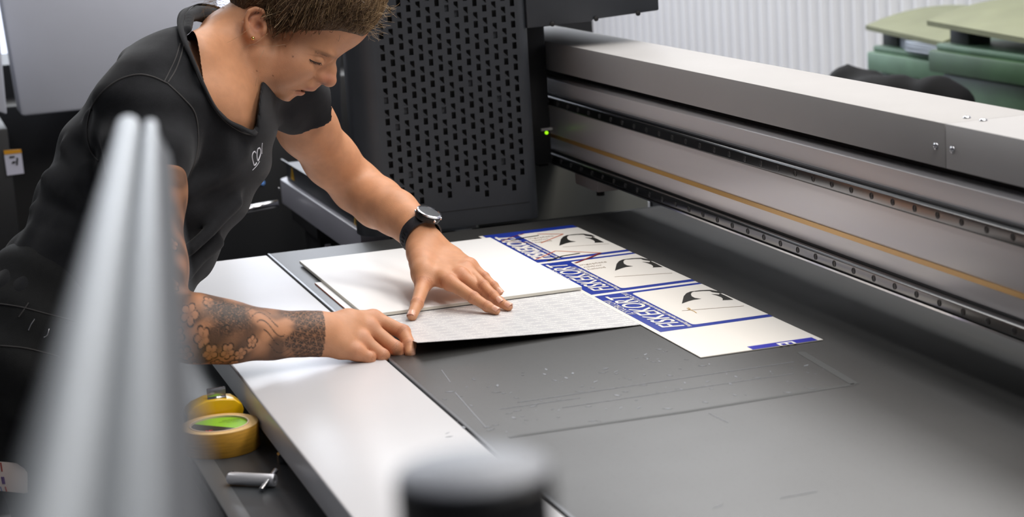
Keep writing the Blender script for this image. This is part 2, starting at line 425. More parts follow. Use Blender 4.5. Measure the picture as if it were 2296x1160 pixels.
# machine end frame behind the bed
enf = root('machine_end_frame', (1.4, 4.1, 0), 'dark end frame of the printer behind the bed, under the beam', 'machine frame')
box('end_beam', (.93, 3.65, .60), (2.1, 3.72, .936), M['darker'], enf, bevel=.004)
box('end_plate', (1.215, 4.15, .3), (1.62, 4.17, .995), mat('greenish_grey_panel', (92, 94, 90), .5), enf, bevel=.002)
box('end_plate', (1.63, 4.15, .3), (2.1, 4.17, 1.0), M['dark'], enf, bevel=.002)
box('foot', (1.0, 3.70, 0), (1.1, 3.78, .6), M['darker'], enf); box('foot', (1.9, 3.70, 0), (2.0, 3.78, .6), M['darker'], enf)
box('side_web', (1.5, 3.78, .3), (1.56, 4.15, .5), M['darker'], enf)

# docking arm
dock = root('docking_arm', (.87, 4.1, 0), 'pale grey rounded arm carrying a dark box with yellow warning triangles', 'machine arm')
ax = .851
mb = MB()
pr = [(ax, 3.735), (ax, 4.52)]
for i in range(7):
    a = PI-i/6*PI/2; pr.append((ax+.035+.035*math.cos(a), 4.52+.035*math.sin(a)))
pr += [(ax+.06, 4.555), (ax+.06, 3.735)]
mb.prism([(x, y, .893) for x, y in pr], (0, 0, .058)).build('arm_bar', M['lav'], dock, bevel=.003)
box('ink_box', (ax+.012, 3.735, .951), (ax+.19, 4.50, .992), M['dark'], dock, bevel=.002)
box('box_rim', (ax+.008, 3.735, .992), (ax+.012, 4.54, .996), M['dark'], dock)
box('arm_post', (ax+.02, 4.22, 0), (ax+.10, 4.38, .893), M['darker'], dock)
box('arm_bracket', (ax+.0, 4.15, .87), (ax+.15, 4.42, .893), M['darker'], dock)
def tri(px_, py_):
    p = onx(px_, py_, ax+.0115)
    MB().prism([(ax+.0113, p[1]-.018, p[2]-.016), (ax+.0113, p[1]+.018, p[2]-.016), (ax+.0113, p[1], p[2]+.016)], (.0006, 0, 0)).build('warning_triangle', mat('warning_yellow', (220, 170, 20), .4), dock)
    MB().prism([(ax+.0109, p[1]-.003, p[2]-.010), (ax+.0109, p[1]+.003, p[2]-.010), (ax+.0109, p[1]+.001, p[2]+.006)], (.0006, 0, 0)).build('warning_bolt', M['black'], dock)
tri(655, 388); tri(797, 492)
p = onx(626, 424, ax); MB().lathe([(.004, 0), (.004, .001), (.001, .002)], (ax, p[1], p[2]), axis=(-1, 0, 0), seg=12).build('arm_screw', M['steel'], dock)
MB().prism([(.835, 4.0, .62), (.835, 4.0, .885), (.835, 4.20, .62)], (.012, 0, 0)).build('gusset_plate', M['lav'], dock)
tu = MB().tube([W(430, 497, 4.5), W(530, 474, 4.5), W(624, 456, 4.5)], .0085, 14).build('metal_tube', M['steel'], smooth=True)
tag(tu, 'shiny horizontal metal tube ending at the pale grey arm', 'tube')

# round casing behind the white plate
dm = MB().lathe([(.0001, 0), (.155, 0), (.16, .02), (.16, .8), (.14, .835), (.0001, .84)][1:-1], (.49, 4.02, 0), seg=48).build('round_drum', mat('drum_grey', (52, 53, 58), .5), bevel=.0)
tag(dm, 'dark grey round drum standing behind the white side plate', 'drum')

# large cabinet at the back left
cab = root('service_cabinet', (.3, 5.5, 0), 'large black machine cabinet with a grey sloping hood, behind the woman', 'machine cabinet')
box('cabinet_body', (-1.4, 5.3, 0), (2.0, 5.9, 1.10), M['darker'], cab, bevel=.01)
box('cabinet_upper', (-1.4, 5.5, 1.10), (2.0, 5.9, 1.19), M['darker'], cab)
def pp(x, y, Y): return ony(x, y, Y)
gl = mat('hood_grey', (186, 189, 200), .45, .0, .03, 4)
a, b, c_, d_ = pp(47, 262, 5.0), pp(505, 215, 5.0), pp(484, -60, 5.0), pp(-8, -60, 5.0)
MB().prism([a, b, c_, d_], (0, .12, 0)).build('grey_hood', gl, cab, bevel=.01)
a, b, c_, d_ = pp(-200, 180, 4.9), pp(16, 258, 4.9), pp(-6, 20, 4.9), pp(-200, -60, 4.9)
MB().prism([a, b, c_, d_], (0, .05, 0)).build('hood_side_panel', gl, cab, bevel=.006)
box('hood_strut', (.5, 5.1, .9), (.56, 5.32, 1.25), M['darker'], cab); box('hood_strut', (-.2, 4.93, 1.0), (.25, 5.32, 1.12), M['darker'], cab)
lbw = mat('label_white', (190, 190, 205), .5)
a, b, c_, d_ = [pp(x, y, 4.88) for x, y in ((16, 394), (54, 389), (47, 335), (8, 338))]
MB().prism([a, b, c_, d_], (0, .003, 0)).build('safety_label', lbw, cab)
a, b, c_, d_ = [pp(x, y, 4.879) for x, y in ((10, 347), (49, 343), (47, 335), (8, 338))]
MB().prism([a, b, c_, d_], (0, .003, 0)).build('label_header', mat('label_amber', (200, 140, 20), .5), cab)
for q in (((21, 355), (33, 354), (33, 350), (21, 351)), ((36, 370), (40, 371), (41, 355), (37, 353)), ((26, 368), (34, 366), (36, 362), (28, 362))):
    MB().prism([pp(x, y, 4.879) for x, y in q], (0, .001, 0)).build('label_pictogram', M['black'], cab)
box('label_door', (-.6, 4.883, .55), (.27, 5.3, 1.09), M['darker'], cab, bevel=.004)
p = pp(592, 412, 5.28)
MB().lathe([(.006, 0), (.005, .004)], (p[0], 5.298, p[2]), axis=(0, -1, 0), seg=12).build('blue_indicator', mat('led_blue', (90, 130, 190), .4, emit=.8), cab)
a = [pp(x, y, 4.72) for x, y in ((722, 420), (770, 420), (762, 60), (716, 60))]
MB().prism(a, (0, .1, 0)).build('inner_column', mat('column_black', (34, 36, 42), .45), cab, bevel=.004)
# bright window beyond the cabinet
wn = box('window_1', (.2, 9.95, .7), (2.6, 10.08, 2.9), mat('window_daylight', (225, 232, 255), .5, emit=3.2)); struct(wn)
fr = MB()
for x in (.2, 1.38, 2.56): fr.box((x, 9.92, .7), (x+.05, 10.0, 2.9))
for z in (.66, 1.8, 2.9): fr.box((.2, 9.92, z), (2.61, 10.0, z+.05))
struct(fr.build('trim_2', M['ceil']))

# ============================================================ SHEETS ON THE BED
def slab(name, x0, y0, x1, y1, z0, z1, m, label, cat, **k):
    return tag(box(name, (x0, y0, z0), (x1, y1, z1), m, **k), label, cat)
Z1 = T+.0004
lower = slab('backing_board', .6665, 3.02, 1.03, 3.305, Z1, T+.003, M['board'], 'thin white backing board with a red edge, under the blank board', 'board')
MB().box((.6660, 3.02, T+.0003), (.6665, 3.305, T+.0022)).build('red_edge', M['orange'], lower)
ub = slab('white_board', .6785, 2.985, 1.042, 3.487, T+.0035, T+.0088, M['board'], 'blank white board lying flat on the dark bed under the watch hand', 'board', bevel=.0006)
MB().box((.6780, 2.986, T+.0036), (.6784, 3.486, T+.0082)).build('cut_edge', M['boardedge'], ub)
MB().box((.679, 2.9845, T+.0036), (1.0415, 2.9849, T+.0080)).build('cut_edge', M['boardedge'], ub)
# release sheet: lies flat along the board, front left corner lifted by the fingers
SX0, SX1, SY0, SY1 = .690, 1.036, 2.713, 3.02
def sheet_z(x, y):
    u = np.clip((SX1-x)/(SX1-SX0), 0, 1); v = np.clip((2.965-y)/(2.965-SY0), 0, 1)
    return T+.0012+.019*u**1.3*v**1.5
def sheet_mesh():
    nx, ny = 60, 44; V = []; Fc = []
    for l in (0, 1):
        for j in range(ny+1):
            for i in range(nx+1):
                x = SX0+(SX1-SX0)*i/nx; y = SY0+(SY1-SY0)*j/ny
                V.append((x, y+.0, sheet_z(x, y)+(.0008 if l else 0)))
    n = (nx+1)*(ny+1)
    for j in range(ny):
        for i in range(nx):
            a = j*(nx+1)+i; q = (a, a+1, a+nx+2, a+nx+1); Fc.append(tuple(k+n for k in q)); Fc.append(q[::-1])
    for i in range(nx): Fc.append((i, i+1, i+1+n, i+n)); b = ny*(nx+1); Fc.append((b+i, b+i+n, b+i+1+n, b+i+1))
    for j in range(ny): a = j*(nx+1); b = a+nx+1; Fc.append((a, a+n, b+n, b)); a += nx; b += nx; Fc.append((a, b, b+n, a+n))
    m = mat('release_liner', (205, 205, 206), .33, 0, .02, 5)
    # faint wavy rows of tiny grey print
    nt = m.node_tree; N = nt.nodes; L = nt.links; b = N['Principled BSDF']
    tc = N.new('ShaderNodeTexCoord'); mp = N.new('ShaderNodeMapping'); mp.inputs['Rotation'].default_value = (0, 0, .5)
    L.new(tc.outputs['Object'], mp.inputs[0])
    n1 = N.new('ShaderNodeTexNoise'); n1.inputs['Scale'].default_value = 520; n1.inputs['Detail'].default_value = 1; L.new(tc.outputs['Object'], n1.inputs['Vector'])
    mp2 = N.new('ShaderNodeMapping'); mp2.inputs['Scale'].default_value = (14, 46, 1); L.new(tc.outputs['Object'], mp2.inputs[0])
    br = N.new('ShaderNodeTexBrick'); br.inputs['Scale'].default_value = 1; br.offset = .5; br.inputs['Mortar Size'].default_value = .16; br.inputs['Mortar Smooth'].default_value = .5
    br.inputs['Brick Width'].default_value = 1.0; br.inputs['Row Height'].default_value = .62
    L.new(mp2.outputs[0], br.inputs['Vector'])
    st = N.new('ShaderNodeMath'); st.operation = 'GREATER_THAN'; L.new(n1.outputs[0], st.inputs[0]); st.inputs[1].default_value = .49
    inv = N.new('ShaderNodeMath'); inv.operation = 'SUBTRACT'; inv.inputs[0].default_value = 1; L.new(br.outputs['Fac'], inv.inputs[1])
    mu = N.new('ShaderNodeMath'); mu.operation = 'MULTIPLY'; L.new(st.outputs[0], mu.inputs[0]); L.new(inv.outputs[0], mu.inputs[1])
    mx = N.new('ShaderNodeMix'); mx.data_type = 'RGBA'; L.new(mu.outputs[0], mx.inputs[0])
    mx.inputs[6].default_value = lin((206, 206, 208)); mx.inputs[7].default_value = lin((236, 236, 234)); L.new(mx.outputs[2], b.inputs['Base Color'])
    return mkobj('release_sheet', V, Fc, m, smooth=True, autosm=True)
tag(sheet_mesh(), 'shiny grey-white liner sheet with faint printed rows, its corner lifted by fingers', 'sheet')

# printed trial sheet with three overprinted signs
PZ = T+.0018; PX0, PX1, PY0, PY1 = 1.0365, 1.2255, 2.485, 3.545
ps = box('printed_sheet', (PX0, PY0, T+.0006), (PX1, PY1, PZ), M['sheet'])
tag(ps, 'long cream printed sheet with blue borders reading FISKEKORT, beside the blank board', 'printed sheet')
def rect(name, x0, y0, x1, y1, m, z): return MB().box((x0, y0, z), (x1, y1, z+.0002)).build(name, m, ps)
def xy(px_, py_): p = onz(px_, py_, PZ); return p[0], p[1]
def rrect(x0, y0, x1, y1, r, z, n=6):
    P = []
    for cx_, cy_, a0 in ((x0+r, y0+r, PI), (x1, y0, None), (x1, y1, None), (x0+r, y1-r, PI/2)):
        if a0 is None: P.append((cx_, cy_, z)); continue
        for i in range(n+1): a = a0+i/n*PI/2; P.append((cx_+r*math.cos(a), cy_+r*math.sin(a), z))
    return P
def text(s, x, y, size, ang, m, z, name='lettering', sx=1.0, shear=0, bold=0, align='LEFT'):
    c = bpy.data.curves.new(name, 'FONT'); c.body = s; c.size = size; c.shear = shear; c.offset = bold; c.align_x = align
    c.extrude = 0; c.resolution_u = 3
    o = bpy.data.objects.new('tmp', c); COL.objects.link(o)
    dg = bpy.context.evaluated_depsgraph_get(); me = bpy.data.meshes.new_from_object(o.evaluated_get(dg))
    bpy.data.objects.remove(o)
    me.transform(Matrix.Translation((x, y, z))@Matrix.Rotation(ang, 4, 'Z')@Matrix.Diagonal((sx, 1, 1, 1)))
    me.materials.clear(); me.materials.append(m); me.name = name
    return me
def text_on(s, x, y, size, ang, m, z, parent, **k):
    me = text(s, x, y, size, ang, m, z, **k); o = bpy.data.objects.new('lettering', me); COL.objects.link(o)
    me.transform(Matrix.Translation(-parent.location)); o.parent = parent
    return o
zb = PZ+.00005
signs = [(2.650, 3.010), (3.030, 3.345), (3.360, 3.545)]
white = M['sheet']
yA = xy(1478, 745.8)[1]; yB = xy(1340, 664)[1]
# sign borders measured along the sheet
sg = [(yA, xy(1352, 657)[1]+.0), ]
y_ = [2.6513, 2.9324, 2.9466, 3.2270, 3.2424, PY1]
for k in range(3):
    a, b = y_[2*k], y_[2*k+1]
    rect('sign_border', PX0+.0075, a, PX1, b-.0002, M['blue'], zb)
    inner = rrect(PX0+.066, a+.0155, PX1, (b-.0135 if k < 2 else b-.03), .007, zb+.0003)
    MB().prism(inner, (0, 0, .0001)).build('sign_field', white, ps)
    zt_ = zb+.00055
    L_ = (b-a)
    
    text_on('FISKEKORT', PX0+.0530, a+.0123, .0480, PI/2, M['sheet'], zt_, ps, sx=.98*.05/.048, shear=.25)
    text_on('FISKEKORT', PX0+.0530, a+.0132, .0480, PI/2, M['sheet'], zt_+.00003, ps, sx=.98*.05/.048, shear=.25)
    text_on('FISKEKORT', PX0+.0526, a+.0114, .0480, PI/2, M['sheet'], zt_+.00006, ps, sx=.98*.05/.048, shear=.25)
    text_on('Fishing permit required / Angelkarte erforderlich', PX0+.0615, a+.008, .0088, PI/2, M['sheet'], zt_, ps, sx=(.281-.03)/.222*.97, bold=.0002)
    # overprinted second text, slightly out of register
    if k < 2:
        text_on('(LYXORLOVI', PX0+.0175, b-.155, .0145, PI/2, M['sheet'], zt_+.0001, ps, sx=1.35, shear=.2)
        text_on('(LYXORLOVI', PX0+.0600, b-.100 if k == 0 else b-.150, .0135, PI/2, M['sheet'], zt_+.0001, ps, sx=1.2, shear=.2)
    if k > 0:
        for j, s in enumerate(('ingsplats', 'naskor', 'helstid')):
            text_on(s, PX0+.070, b-.055-(.0 if k == 1 else .035)-j*.021, .0165, 0, M['brown'], zt_, ps, sx=.75+.15*(j == 0))
    if k == 2:
        text_on('FISKEKORT', PX0+.050, a+.022, .040, PI/2, M['blue'], zt_+.00005, ps, sx=1.1, shear=.25)
        text_on('FISKEKORT', PX0+.0515, a+.019, .043, PI/2, M['sheet'], zt_+.0001, ps, sx=1.14, shear=.25)
# black curved marks, unprojected outlines lying in the sheet
def shp(name, pts, m, z=zb+.0007): return decal(name, pts, m, ps, z, .0001)
def curl(dx, dy, s=1.0, cut=0):
    """the black tail and the arc, reference position is the nearest sign"""
    tail = [(1529, 682), (1533, 665), (1539, 658), (1548, 654), (1558, 653), (1551, 656), (1549, 660), (1551, 665), (1558, 669), (1572, 671), (1556, 673), (1545, 676)]
    arc = [(1552, 653.5), (1570, 651), (1592, 650), (1612, 653), (1622, 658), (1612, 657.5), (1596, 655), (1592, 652.4), (1575, 652.6), (1560, 654)]
    body = [(1595, 660), (1612, 661), (1614, 658), (1625, 663), (1644, 673), (1620, 674), (1621, 671), (1617, 667), (1607, 663)]
    for nm, P in (('black_tail', tail), ('black_arc', arc), ('black_body', body)):
        q = [(1529+dx+(x-1529)*s, 682+dy+(y-682)*s*.96) for x, y in P]
        lim = []
        for x, y in q:
            X, Y_ = xy(x, y)
            lim.append((min(X, PX1-.0005), Y_))
        MB().prism([(X, Y_, zb+.0007) for X, Y_ in lim], (0, 0, .0001)).build(nm, M['ink'], ps)
curl(0, 0); curl(-150, -74, .93); curl(-275, -130, .87)
strip('brown_line', [(1529, 697), (1668, 686.5)], .0012, M['brown'], ps, zb+.0007, .0001)
strip('brown_line', [(1378, 621), (1507, 612.5)], .0012, M['brown'], ps, zb+.0007, .0001)
strip('brown_line', [(1262, 554), (1366, 547)], .0010, M['brown'], ps, zb+.0007, .0001)
gold = mat('gold_scribble', (214, 170, 80), .4)
strip('gold_mark', [(1540, 691), (1546, 694), (1556, 698), (1562, 702)], .0010, gold, ps, zb+.0009, .0001)
strip('gold_mark', [(1541, 696), (1548, 693), (1543, 690)], .0009, gold, ps, zb+.0009, .0001)
for P in ([(1205, 525), (1263, 525), (1213, 545)], [(1200, 583), (1245, 563), (1347, 567), (1290, 590)]):
    strip('orange_line', P, .0028, M['orange'], ps, zb+.0008, .0001)
strip('dark_red_line', [(1125, 541), (1150, 531), (1175, 524)], .003, M['red'], ps, zb+.0008, .0001)
strip('dark_red_line', [(1125, 541), (1160, 543), (1195, 545)], .0022, M['red'], ps, zb+.0008, .0001)
strip('dark_red_line', [(1290, 590), (1325, 577), (1347, 567)], .005, M['red'], ps, zb+.0009, .0001)
strip('black_stroke', [(1145, 540), (1175, 533), (1208, 528)], .005, M['ink'], ps, zb+.0010, .0001)
strip('black_stroke', [(1228, 585), (1262, 574), (1300, 568)], .005, M['ink'], ps, zb+.0010, .0001)
# violet end bar with the letter E
x0, yv = xy(1675, 778); x1, _ = xy(1812, 757); _, ye = xy(1690, 789)
rect('end_bar', x0, PY0+.0002, PX1-.0085, yv, M['violet'], zb)
yh = yv-PY0
text_on('E', (x0+PX1-.0085)/2+.005-.013, yv-.004, .036, -PI/2, M['board'], zb+.0004, ps, sx=1.0, bold=.0004)

# ============================================================ TRAY ITEMS
def dirs(ang): return np.array([math.cos(ang), math.sin(ang), 0])
# masking tape roll
tc0 = np.array([.3795, 2.615]); TZ = ZT+.0005; th = .034
tp = root('masking_tape_roll', (tc0[0], tc0[1], TZ), 'roll of tan masking tape with a green and black liner, in the tray', 'tape')
MB().lathe([(.0405, .0), (.0522, .0), (.0526, .0005), (.0526, th-.0005), (.0522, th), (.0405, th)], (tc0[0], tc0[1], TZ), seg=64, closed=True).build('tape_winding', M['tape'], tp, smooth=True, autosm=True)
MB().lathe([(.0406, th+.0001), (.0521, th+.0001), (.0521, th+.0004), (.0406, th+.0004)], (tc0[0], tc0[1], TZ), seg=64, closed=True).build('winding_edge', M['tapetop'], tp, smooth=True, autosm=True)
MB().lathe([(.0382, .0), (.0404, .0), (.0404, th+.0012), (.0382, th+.0012)], (tc0[0], tc0[1], TZ), seg=64, closed=True).build('core_ring', mat('core_card', (222, 196, 170), .6), tp, smooth=True, autosm=True)
# disc liner label lying inside the core
n = 48; zc_ = TZ+th-.002
def seg_disc(a0, a1, name, m, z):
    P = [(tc0[0]+.038*math.cos(a0+(a1-a0)*i/n), tc0[1]+.038*math.sin(a0+(a1-a0)*i/n), z) for i in range(n+1)]
    return MB().prism(P, (0, 0, .0006)).build(name, m, tp)
seg_disc(-.95, PI*.80, 'green_liner', M['lime'], zc_); seg_disc(PI*.80-.0, 2*PI-.95, 'black_liner', M['ink'], zc_)
for i, s in enumerate(('Masking tape', 'general purpose', 'indoor use')):
    text_on(s, tc0[0]+.030, tc0[1]+.013-.006*i+.006, .0045, PI, M['ink'], zc_+.0009, tp)
text_on('3M', tc0[0]-.012, tc0[1]-.020, .013, PI-.1, mat('print_red', (190, 50, 50), .5), zc_+.0009, tp, sx=1.1, bold=.0004)
# tape measure
tm0 = np.array([.386, 2.692]); MZ = ZT+.0005
tmr = root('tape_measure', (tm0[0], tm0[1], MZ), 'yellow tape measure with a metal belt clip, behind the masking tape', 'tape measure')
prof = [(-.040, 0), (.036, 0), (.039, .004), (.039, .020), (.036, .026), (.0385, .034), (.036, .042), (.026, .050), (.006, .053), (-.012, .053), (-.030, .047), (-.039, .040), (-.041, .034), (-.041, .004)]
MB().prism([(tm0[0]+x, tm0[1]-.018, MZ+z) for x, z in prof], (0, .036, 0)).build('case', M['yellow'], tmr, bevel=.003, bseg=3)
MB().prism([(tm0[0]+.000+x, tm0[1]-.0188, MZ+z) for x, z in ((-.002, .012), (.018, .012), (.018, .026), (-.002, .026))], (0, .001, 0)).build('price_sticker', mat('sticker_beige', (206, 184, 150), .6), tmr)
me_ = text('MWIM', 0, 0, .005, 0, M['ink'], 0); me_.transform(Matrix.Rotation(PI/2, 4, 'X')); me_.transform(Matrix.Translation((.003, -.0190, .018)))
o = bpy.data.objects.new('sticker_print', me_); COL.objects.link(o); o.parent = tmr
box('belt_clip', (tm0[0]-.010, tm0[1]-.010, MZ+.050), (tm0[0]+.016, tm0[1]-.0085, MZ+.068), M['steel'], tmr, bevel=.0006)
MB().tube([(tm0[0]-.010, tm0[1]-.011, MZ+.053), (tm0[0]+.016, tm0[1]-.011, MZ+.053)], .0022, 10).build('clip_fold', M['steel'], tmr, smooth=True)
box('side_grip', (tm0[0]-.0425, tm0[1]-.012, MZ+.003), (tm0[0]-.0405, tm0[1]+.012, MZ+.034), M['black'], tmr, bevel=.0008)
box('tape_mouth', (tm0[0]+.037, tm0[1]-.011, MZ+.001), (tm0[0]+.046, tm0[1]+.011, MZ+.015), M['black'], tmr, bevel=.001)
MB().tube([(tm0[0]+.038, tm0[1]-.014, MZ+.003), (tm0[0]+.050, tm0[1]-.010, MZ+.009)], .0012, 8).build('hook', M['steel'], tmr)
# socket pin with cross bar
pz = ZT+.0088
a = onz(512, 1073, pz); b = onz(617, 1078, pz)
sp = root('pin_spanner', (float(a[0]), float(a[1]), ZT), 'short shiny steel pin spanner with a cross bar, in front of the tape', 'tool')
t_ = (b-a)/np.linalg.norm(b-a); Lp = float(np.linalg.norm(b-a))
MB().lathe([(.0062, 0), (.0078, .002), (.0082, .004), (.0082, Lp-.001), (.0074, Lp), (.003, Lp), (.003, Lp-.006), (.0001, Lp-.006)], a, axis=t_, seg=28).build('shaft', mat('pin_steel', (226, 226, 230), .3, .6), sp, smooth=True, autosm=True)
c = onz(604, 1076, pz); d1 = onz(586, 1099, pz); d2 = onz(619, 1055, pz)
dd = (d2-d1)/np.linalg.norm(d2-d1)
lo_ = onz(586, 1099, ZT+.0036); MB().tube([lo_, W(619, 1055, dep(lo_)+.030)], .0033, 14).build('cross_bar', M['steel'], sp, smooth=True, autosm=True)
box('slot', (a[0]+.001, a[1]-.001, pz+.0062), (a[0]+.008, a[1]+.001, pz+.0084), M['black'], sp)

# ============================================================ FOREGROUND, OUT OF FOCUS
hr = root('guard_rail', (.03, .2, 0), 'blurred ribbed aluminium rail in the near foreground, on the left', 'rail')
A = W(197, 1330, .30); B = W(316, 262, 1.25)
fw = (B-A)/np.linalg.norm(B-A); sd = np.cross(fw, [0, 0, 1.]); sd /= np.linalg.norm(sd); up_ = np.cross(sd, fw)
def prof3(P, m, name, ext=1.0, back=.0):
    pts = [A-fw*back+sd*x+up_*z for x, z in P]
    return MB().prism(pts, (B-A)*ext+fw*back).build(name, m, hr, bevel=.001)
arcp = lambda cx_, cz_, r, n=10: [(cx_+r*math.cos(PI-i/n*PI), cz_+r*math.sin(PI-i/n*PI)) for i in range(n+1)]
prof3([(-.0165, -.03)]+arcp(-.0085, -.006, .0078)+[(-.0006, -.012), (.0012, -.012)]+arcp(.0055, -.006, .0042)+[(.0100, -.012), (.0155, -.030)], M['alu'], 'rail_profile', back=.25)
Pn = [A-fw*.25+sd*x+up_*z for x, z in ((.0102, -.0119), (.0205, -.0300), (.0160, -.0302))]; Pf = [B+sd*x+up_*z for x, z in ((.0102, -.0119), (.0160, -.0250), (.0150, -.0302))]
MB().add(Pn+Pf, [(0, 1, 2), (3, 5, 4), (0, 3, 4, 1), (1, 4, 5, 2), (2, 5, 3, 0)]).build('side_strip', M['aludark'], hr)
Q = A-fw*.2
box('rail_post', (Q[0]-.016, Q[1]-.02, 0), (Q[0]+.014, Q[1]+.02, Q[2]-.03), M['aludark'], hr)
pc = W(1060, 1056, .65)
po = root('round_post', (float(pc[0]), float(pc[1]), 0), 'blurred black round post with a flat top painted in reflected grey at the bottom edge', 'post')
MB().lathe([(.0262, 0), (.0262, pc[2]-.002), (.0242, pc[2])], (pc[0], pc[1], 0), seg=40).build('post_tube', M['post'], po, smooth=True, autosm=True)
MB().lathe([(.0252, 0), (.0252, .0012), (.0235, .002)], (pc[0], pc[1], pc[2]-.0005), seg=40).build('end_cap', M['postcap_sheen'], po, smooth=True, autosm=True)  # disc carries the top's grey reflection as paint
MB().lathe([(.06, 0), (.06, .008), (.03, .012)], (pc[0], pc[1], 0), seg=32).build('foot_plate', M['post'], po)

# ============================================================ BINS
def wheelie(name, x, y, w_, d_, h, label, m, rz, lidm, bandh=.062):
    r = root(name, (x, y, 0), label, 'bin', 'green wheeled bins by the corrugated wall'); r.rotation_euler.z = 0
    Mx = Matrix.Translation((x, y, 0))@Matrix.Rotation(rz, 4, 'Z')
    def tp_(z0, z1, a0, b0, a1, b1, nm, mm, bev=.012, off=(0, 0)):
        V = [(sx*a, sy*b+off[1], z) for z, a, b in ((z0, a0, b0), (z1, a1, b1)) for sx, sy in ((-1, -1), (1, -1), (1, 1), (-1, 1))]
        V = [tuple(Mx@Vector(v)) for v in V]
        return MB().add(V, [(0, 3, 2, 1), (4, 5, 6, 7), (0, 1, 5, 4), (1, 2, 6, 5), (2, 3, 7, 6), (3, 0, 4, 7)]).build(nm, mm, r, bevel=bev)
    tp_(.04, h-.06, w_*.36, d_*.36, w_*.46, d_*.46, 'bin_body', m, .02)
    tp_(h-.06, h, w_*.5, d_*.5, w_*.5, d_*.5, 'rim_band', m, .008)
    tp_(h, h+.018, w_*.47, d_*.47, w_*.47, d_*.47, 'inner_rim', M['green2'], .006)
    # lid: shallow curved slab held up on lugs
    V = []; Fc = []; n = 10
    for i in range(n+1):
        u = -1+2*i/n
        for s_ in (-1, 1):
            for k in (0, 1): V.append(tuple(Mx@Vector((u*w_*.50, s_*d_*.50, h+.060+.040*(1-u*u)+.02*(s_+1)/2-(.014 if k == 0 else 0)))))
    for i in range(n):
        a = 4*i; b = a+4
        Fc += [(a, b, b+2, a+2), (a+1, a+3, b+3, b+1), (a, a+1, b+1, b), (a+2, b+2, b+3, a+3)]
    Fc += [(0, 2, 3, 1), (4*n, 4*n+1, 4*n+3, 4*n+2)]
    mkobj('bin_lid', V, Fc, lidm, r, smooth=True, autosm=True)
    for s1, s2 in ((-.34, -.35), (.34, -.35), (-.34, .35), (.34, .35)):
        V = [tuple(Mx@Vector((s1*w_+a, s2*d_+b, z))) for z in (h+.01, h+.066) for a, b in ((-.035, -.05), (.035, -.05), (.035, .05), (-.035, .05))]
        MB().add(V, [(0, 3, 2, 1), (4, 5, 6, 7), (0, 1, 5, 4), (1, 2, 6, 5), (2, 3, 7, 6), (3, 0, 4, 7)]).build('hinge_lug', mat('lug_dark_green', (34, 44, 36), .6), r, bevel=.006)
    for s1 in (-.3, .3):
        c_ = Mx@Vector((s1*w_, d_*.36, .08)); ax_ = (Mx.to_3x3()@Vector((1, 0, 0)))
        MB().lathe([(.08, -.02), (.08, .02)], c_, axis=ax_, seg=24).build('wheel', M['black'], r, bevel=.005)
    return r
b1 = wheelie('wheelie_bin', 2.975, 4.53, .50, .60, 1.065, 'nearer green wheeled bin with an olive lid, at the right', M['green'], 0.0, M['lid'])
b2 = wheelie('wheelie_bin', 3.13, 5.25, .50, .46, 1.0, 'farther pale green wheeled bin with folded grey sheeting on its rim', M['green2'], 0.0, M['lid'])
p = onz(2130, 232, .75)
box('bin_label', (2.735, 4.36, .86), (2.745, 4.48, .90), mat('label_lilac', (176, 176, 196), .5), b1)
mb = MB()
for i in range(5):
    z = 1.022+.007*i; mb.tube([(2.87+.004*i, 5.02+.01*i, z), (2.88, 5.22, z+.004*math.sin(i)), (2.95, 5.40, z), (3.1, 5.42, z+.004)], .004, 8)
tag(mb.build('folded_sheeting', mat('sheeting_grey', (150, 160, 172), .4), smooth=True), 'folded grey plastic sheeting on the rim of the pale green bin', 'plastic sheet')

# ------------------------------------------------------------ implicit surface toolkit
def surfnet(Vg, lo, h):
    nx, ny, nz = Vg.shape; S = Vg < 0
    mixed = np.zeros((nx-1, ny-1, nz-1), bool); s0 = S[:-1, :-1, :-1]
    for dx in (0, 1):
        for dy in (0, 1):
            for dz in (0, 1): mixed |= (S[dx:nx-1+dx, dy:ny-1+dy, dz:nz-1+dz] != s0)
    I = np.argwhere(mixed); idx = -np.ones(mixed.shape, np.int64); idx[mixed] = np.arange(len(I))
    acc = np.zeros((len(I), 3)); cnt = np.zeros(len(I))
    C8 = [(a, b, c) for a in (0, 1) for b in (0, 1) for c in (0, 1)]
    for a in C8:
        for ax in range(3):
            if a[ax] == 0:
                b = list(a); b[ax] = 1
                va = Vg[I[:, 0]+a[0], I[:, 1]+a[1], I[:, 2]+a[2]]; vb = Vg[I[:, 0]+b[0], I[:, 1]+b[1], I[:, 2]+b[2]]
                cr = (va < 0) != (vb < 0); t = np.where(cr, va/np.where(cr, va-vb, 1), 0)
                P = np.array(a, float)+np.outer(t, np.eye(3)[ax]); acc[cr] += P[cr]; cnt[cr] += 1
    Vt = (I+acc/cnt[:, None])*h+lo
    Q = []
    for ax in range(3):
        sl0 = [slice(None)]*3; sl1 = [slice(None)]*3; sl0[ax] = slice(0, -1); sl1[ax] = slice(1, None)
        cr = S[tuple(sl0)] != S[tuple(sl1)]; E = np.argwhere(cr); u, v = [(1, 2), (2, 0), (0, 1)][ax]
        ok = (E[:, u] > 0) & (E[:, v] > 0) & (E[:, u] < Vg.shape[u]-1) & (E[:, v] < Vg.shape[v]-1); E = E[ok]
        ins = S[tuple(E.T)]
        def cell(du, dv):
            c = E.copy(); c[:, u] += du; c[:, v] += dv; return idx[tuple(c.T)]
        q = np.stack([cell(-1, -1), cell(0, -1), cell(0, 0), cell(-1, 0)], 1)
        q[~ins] = q[~ins][:, ::-1]; Q.append(q)
    Q = np.concatenate(Q); Q = Q[(Q >= 0).all(1)]
    return Vt, Q
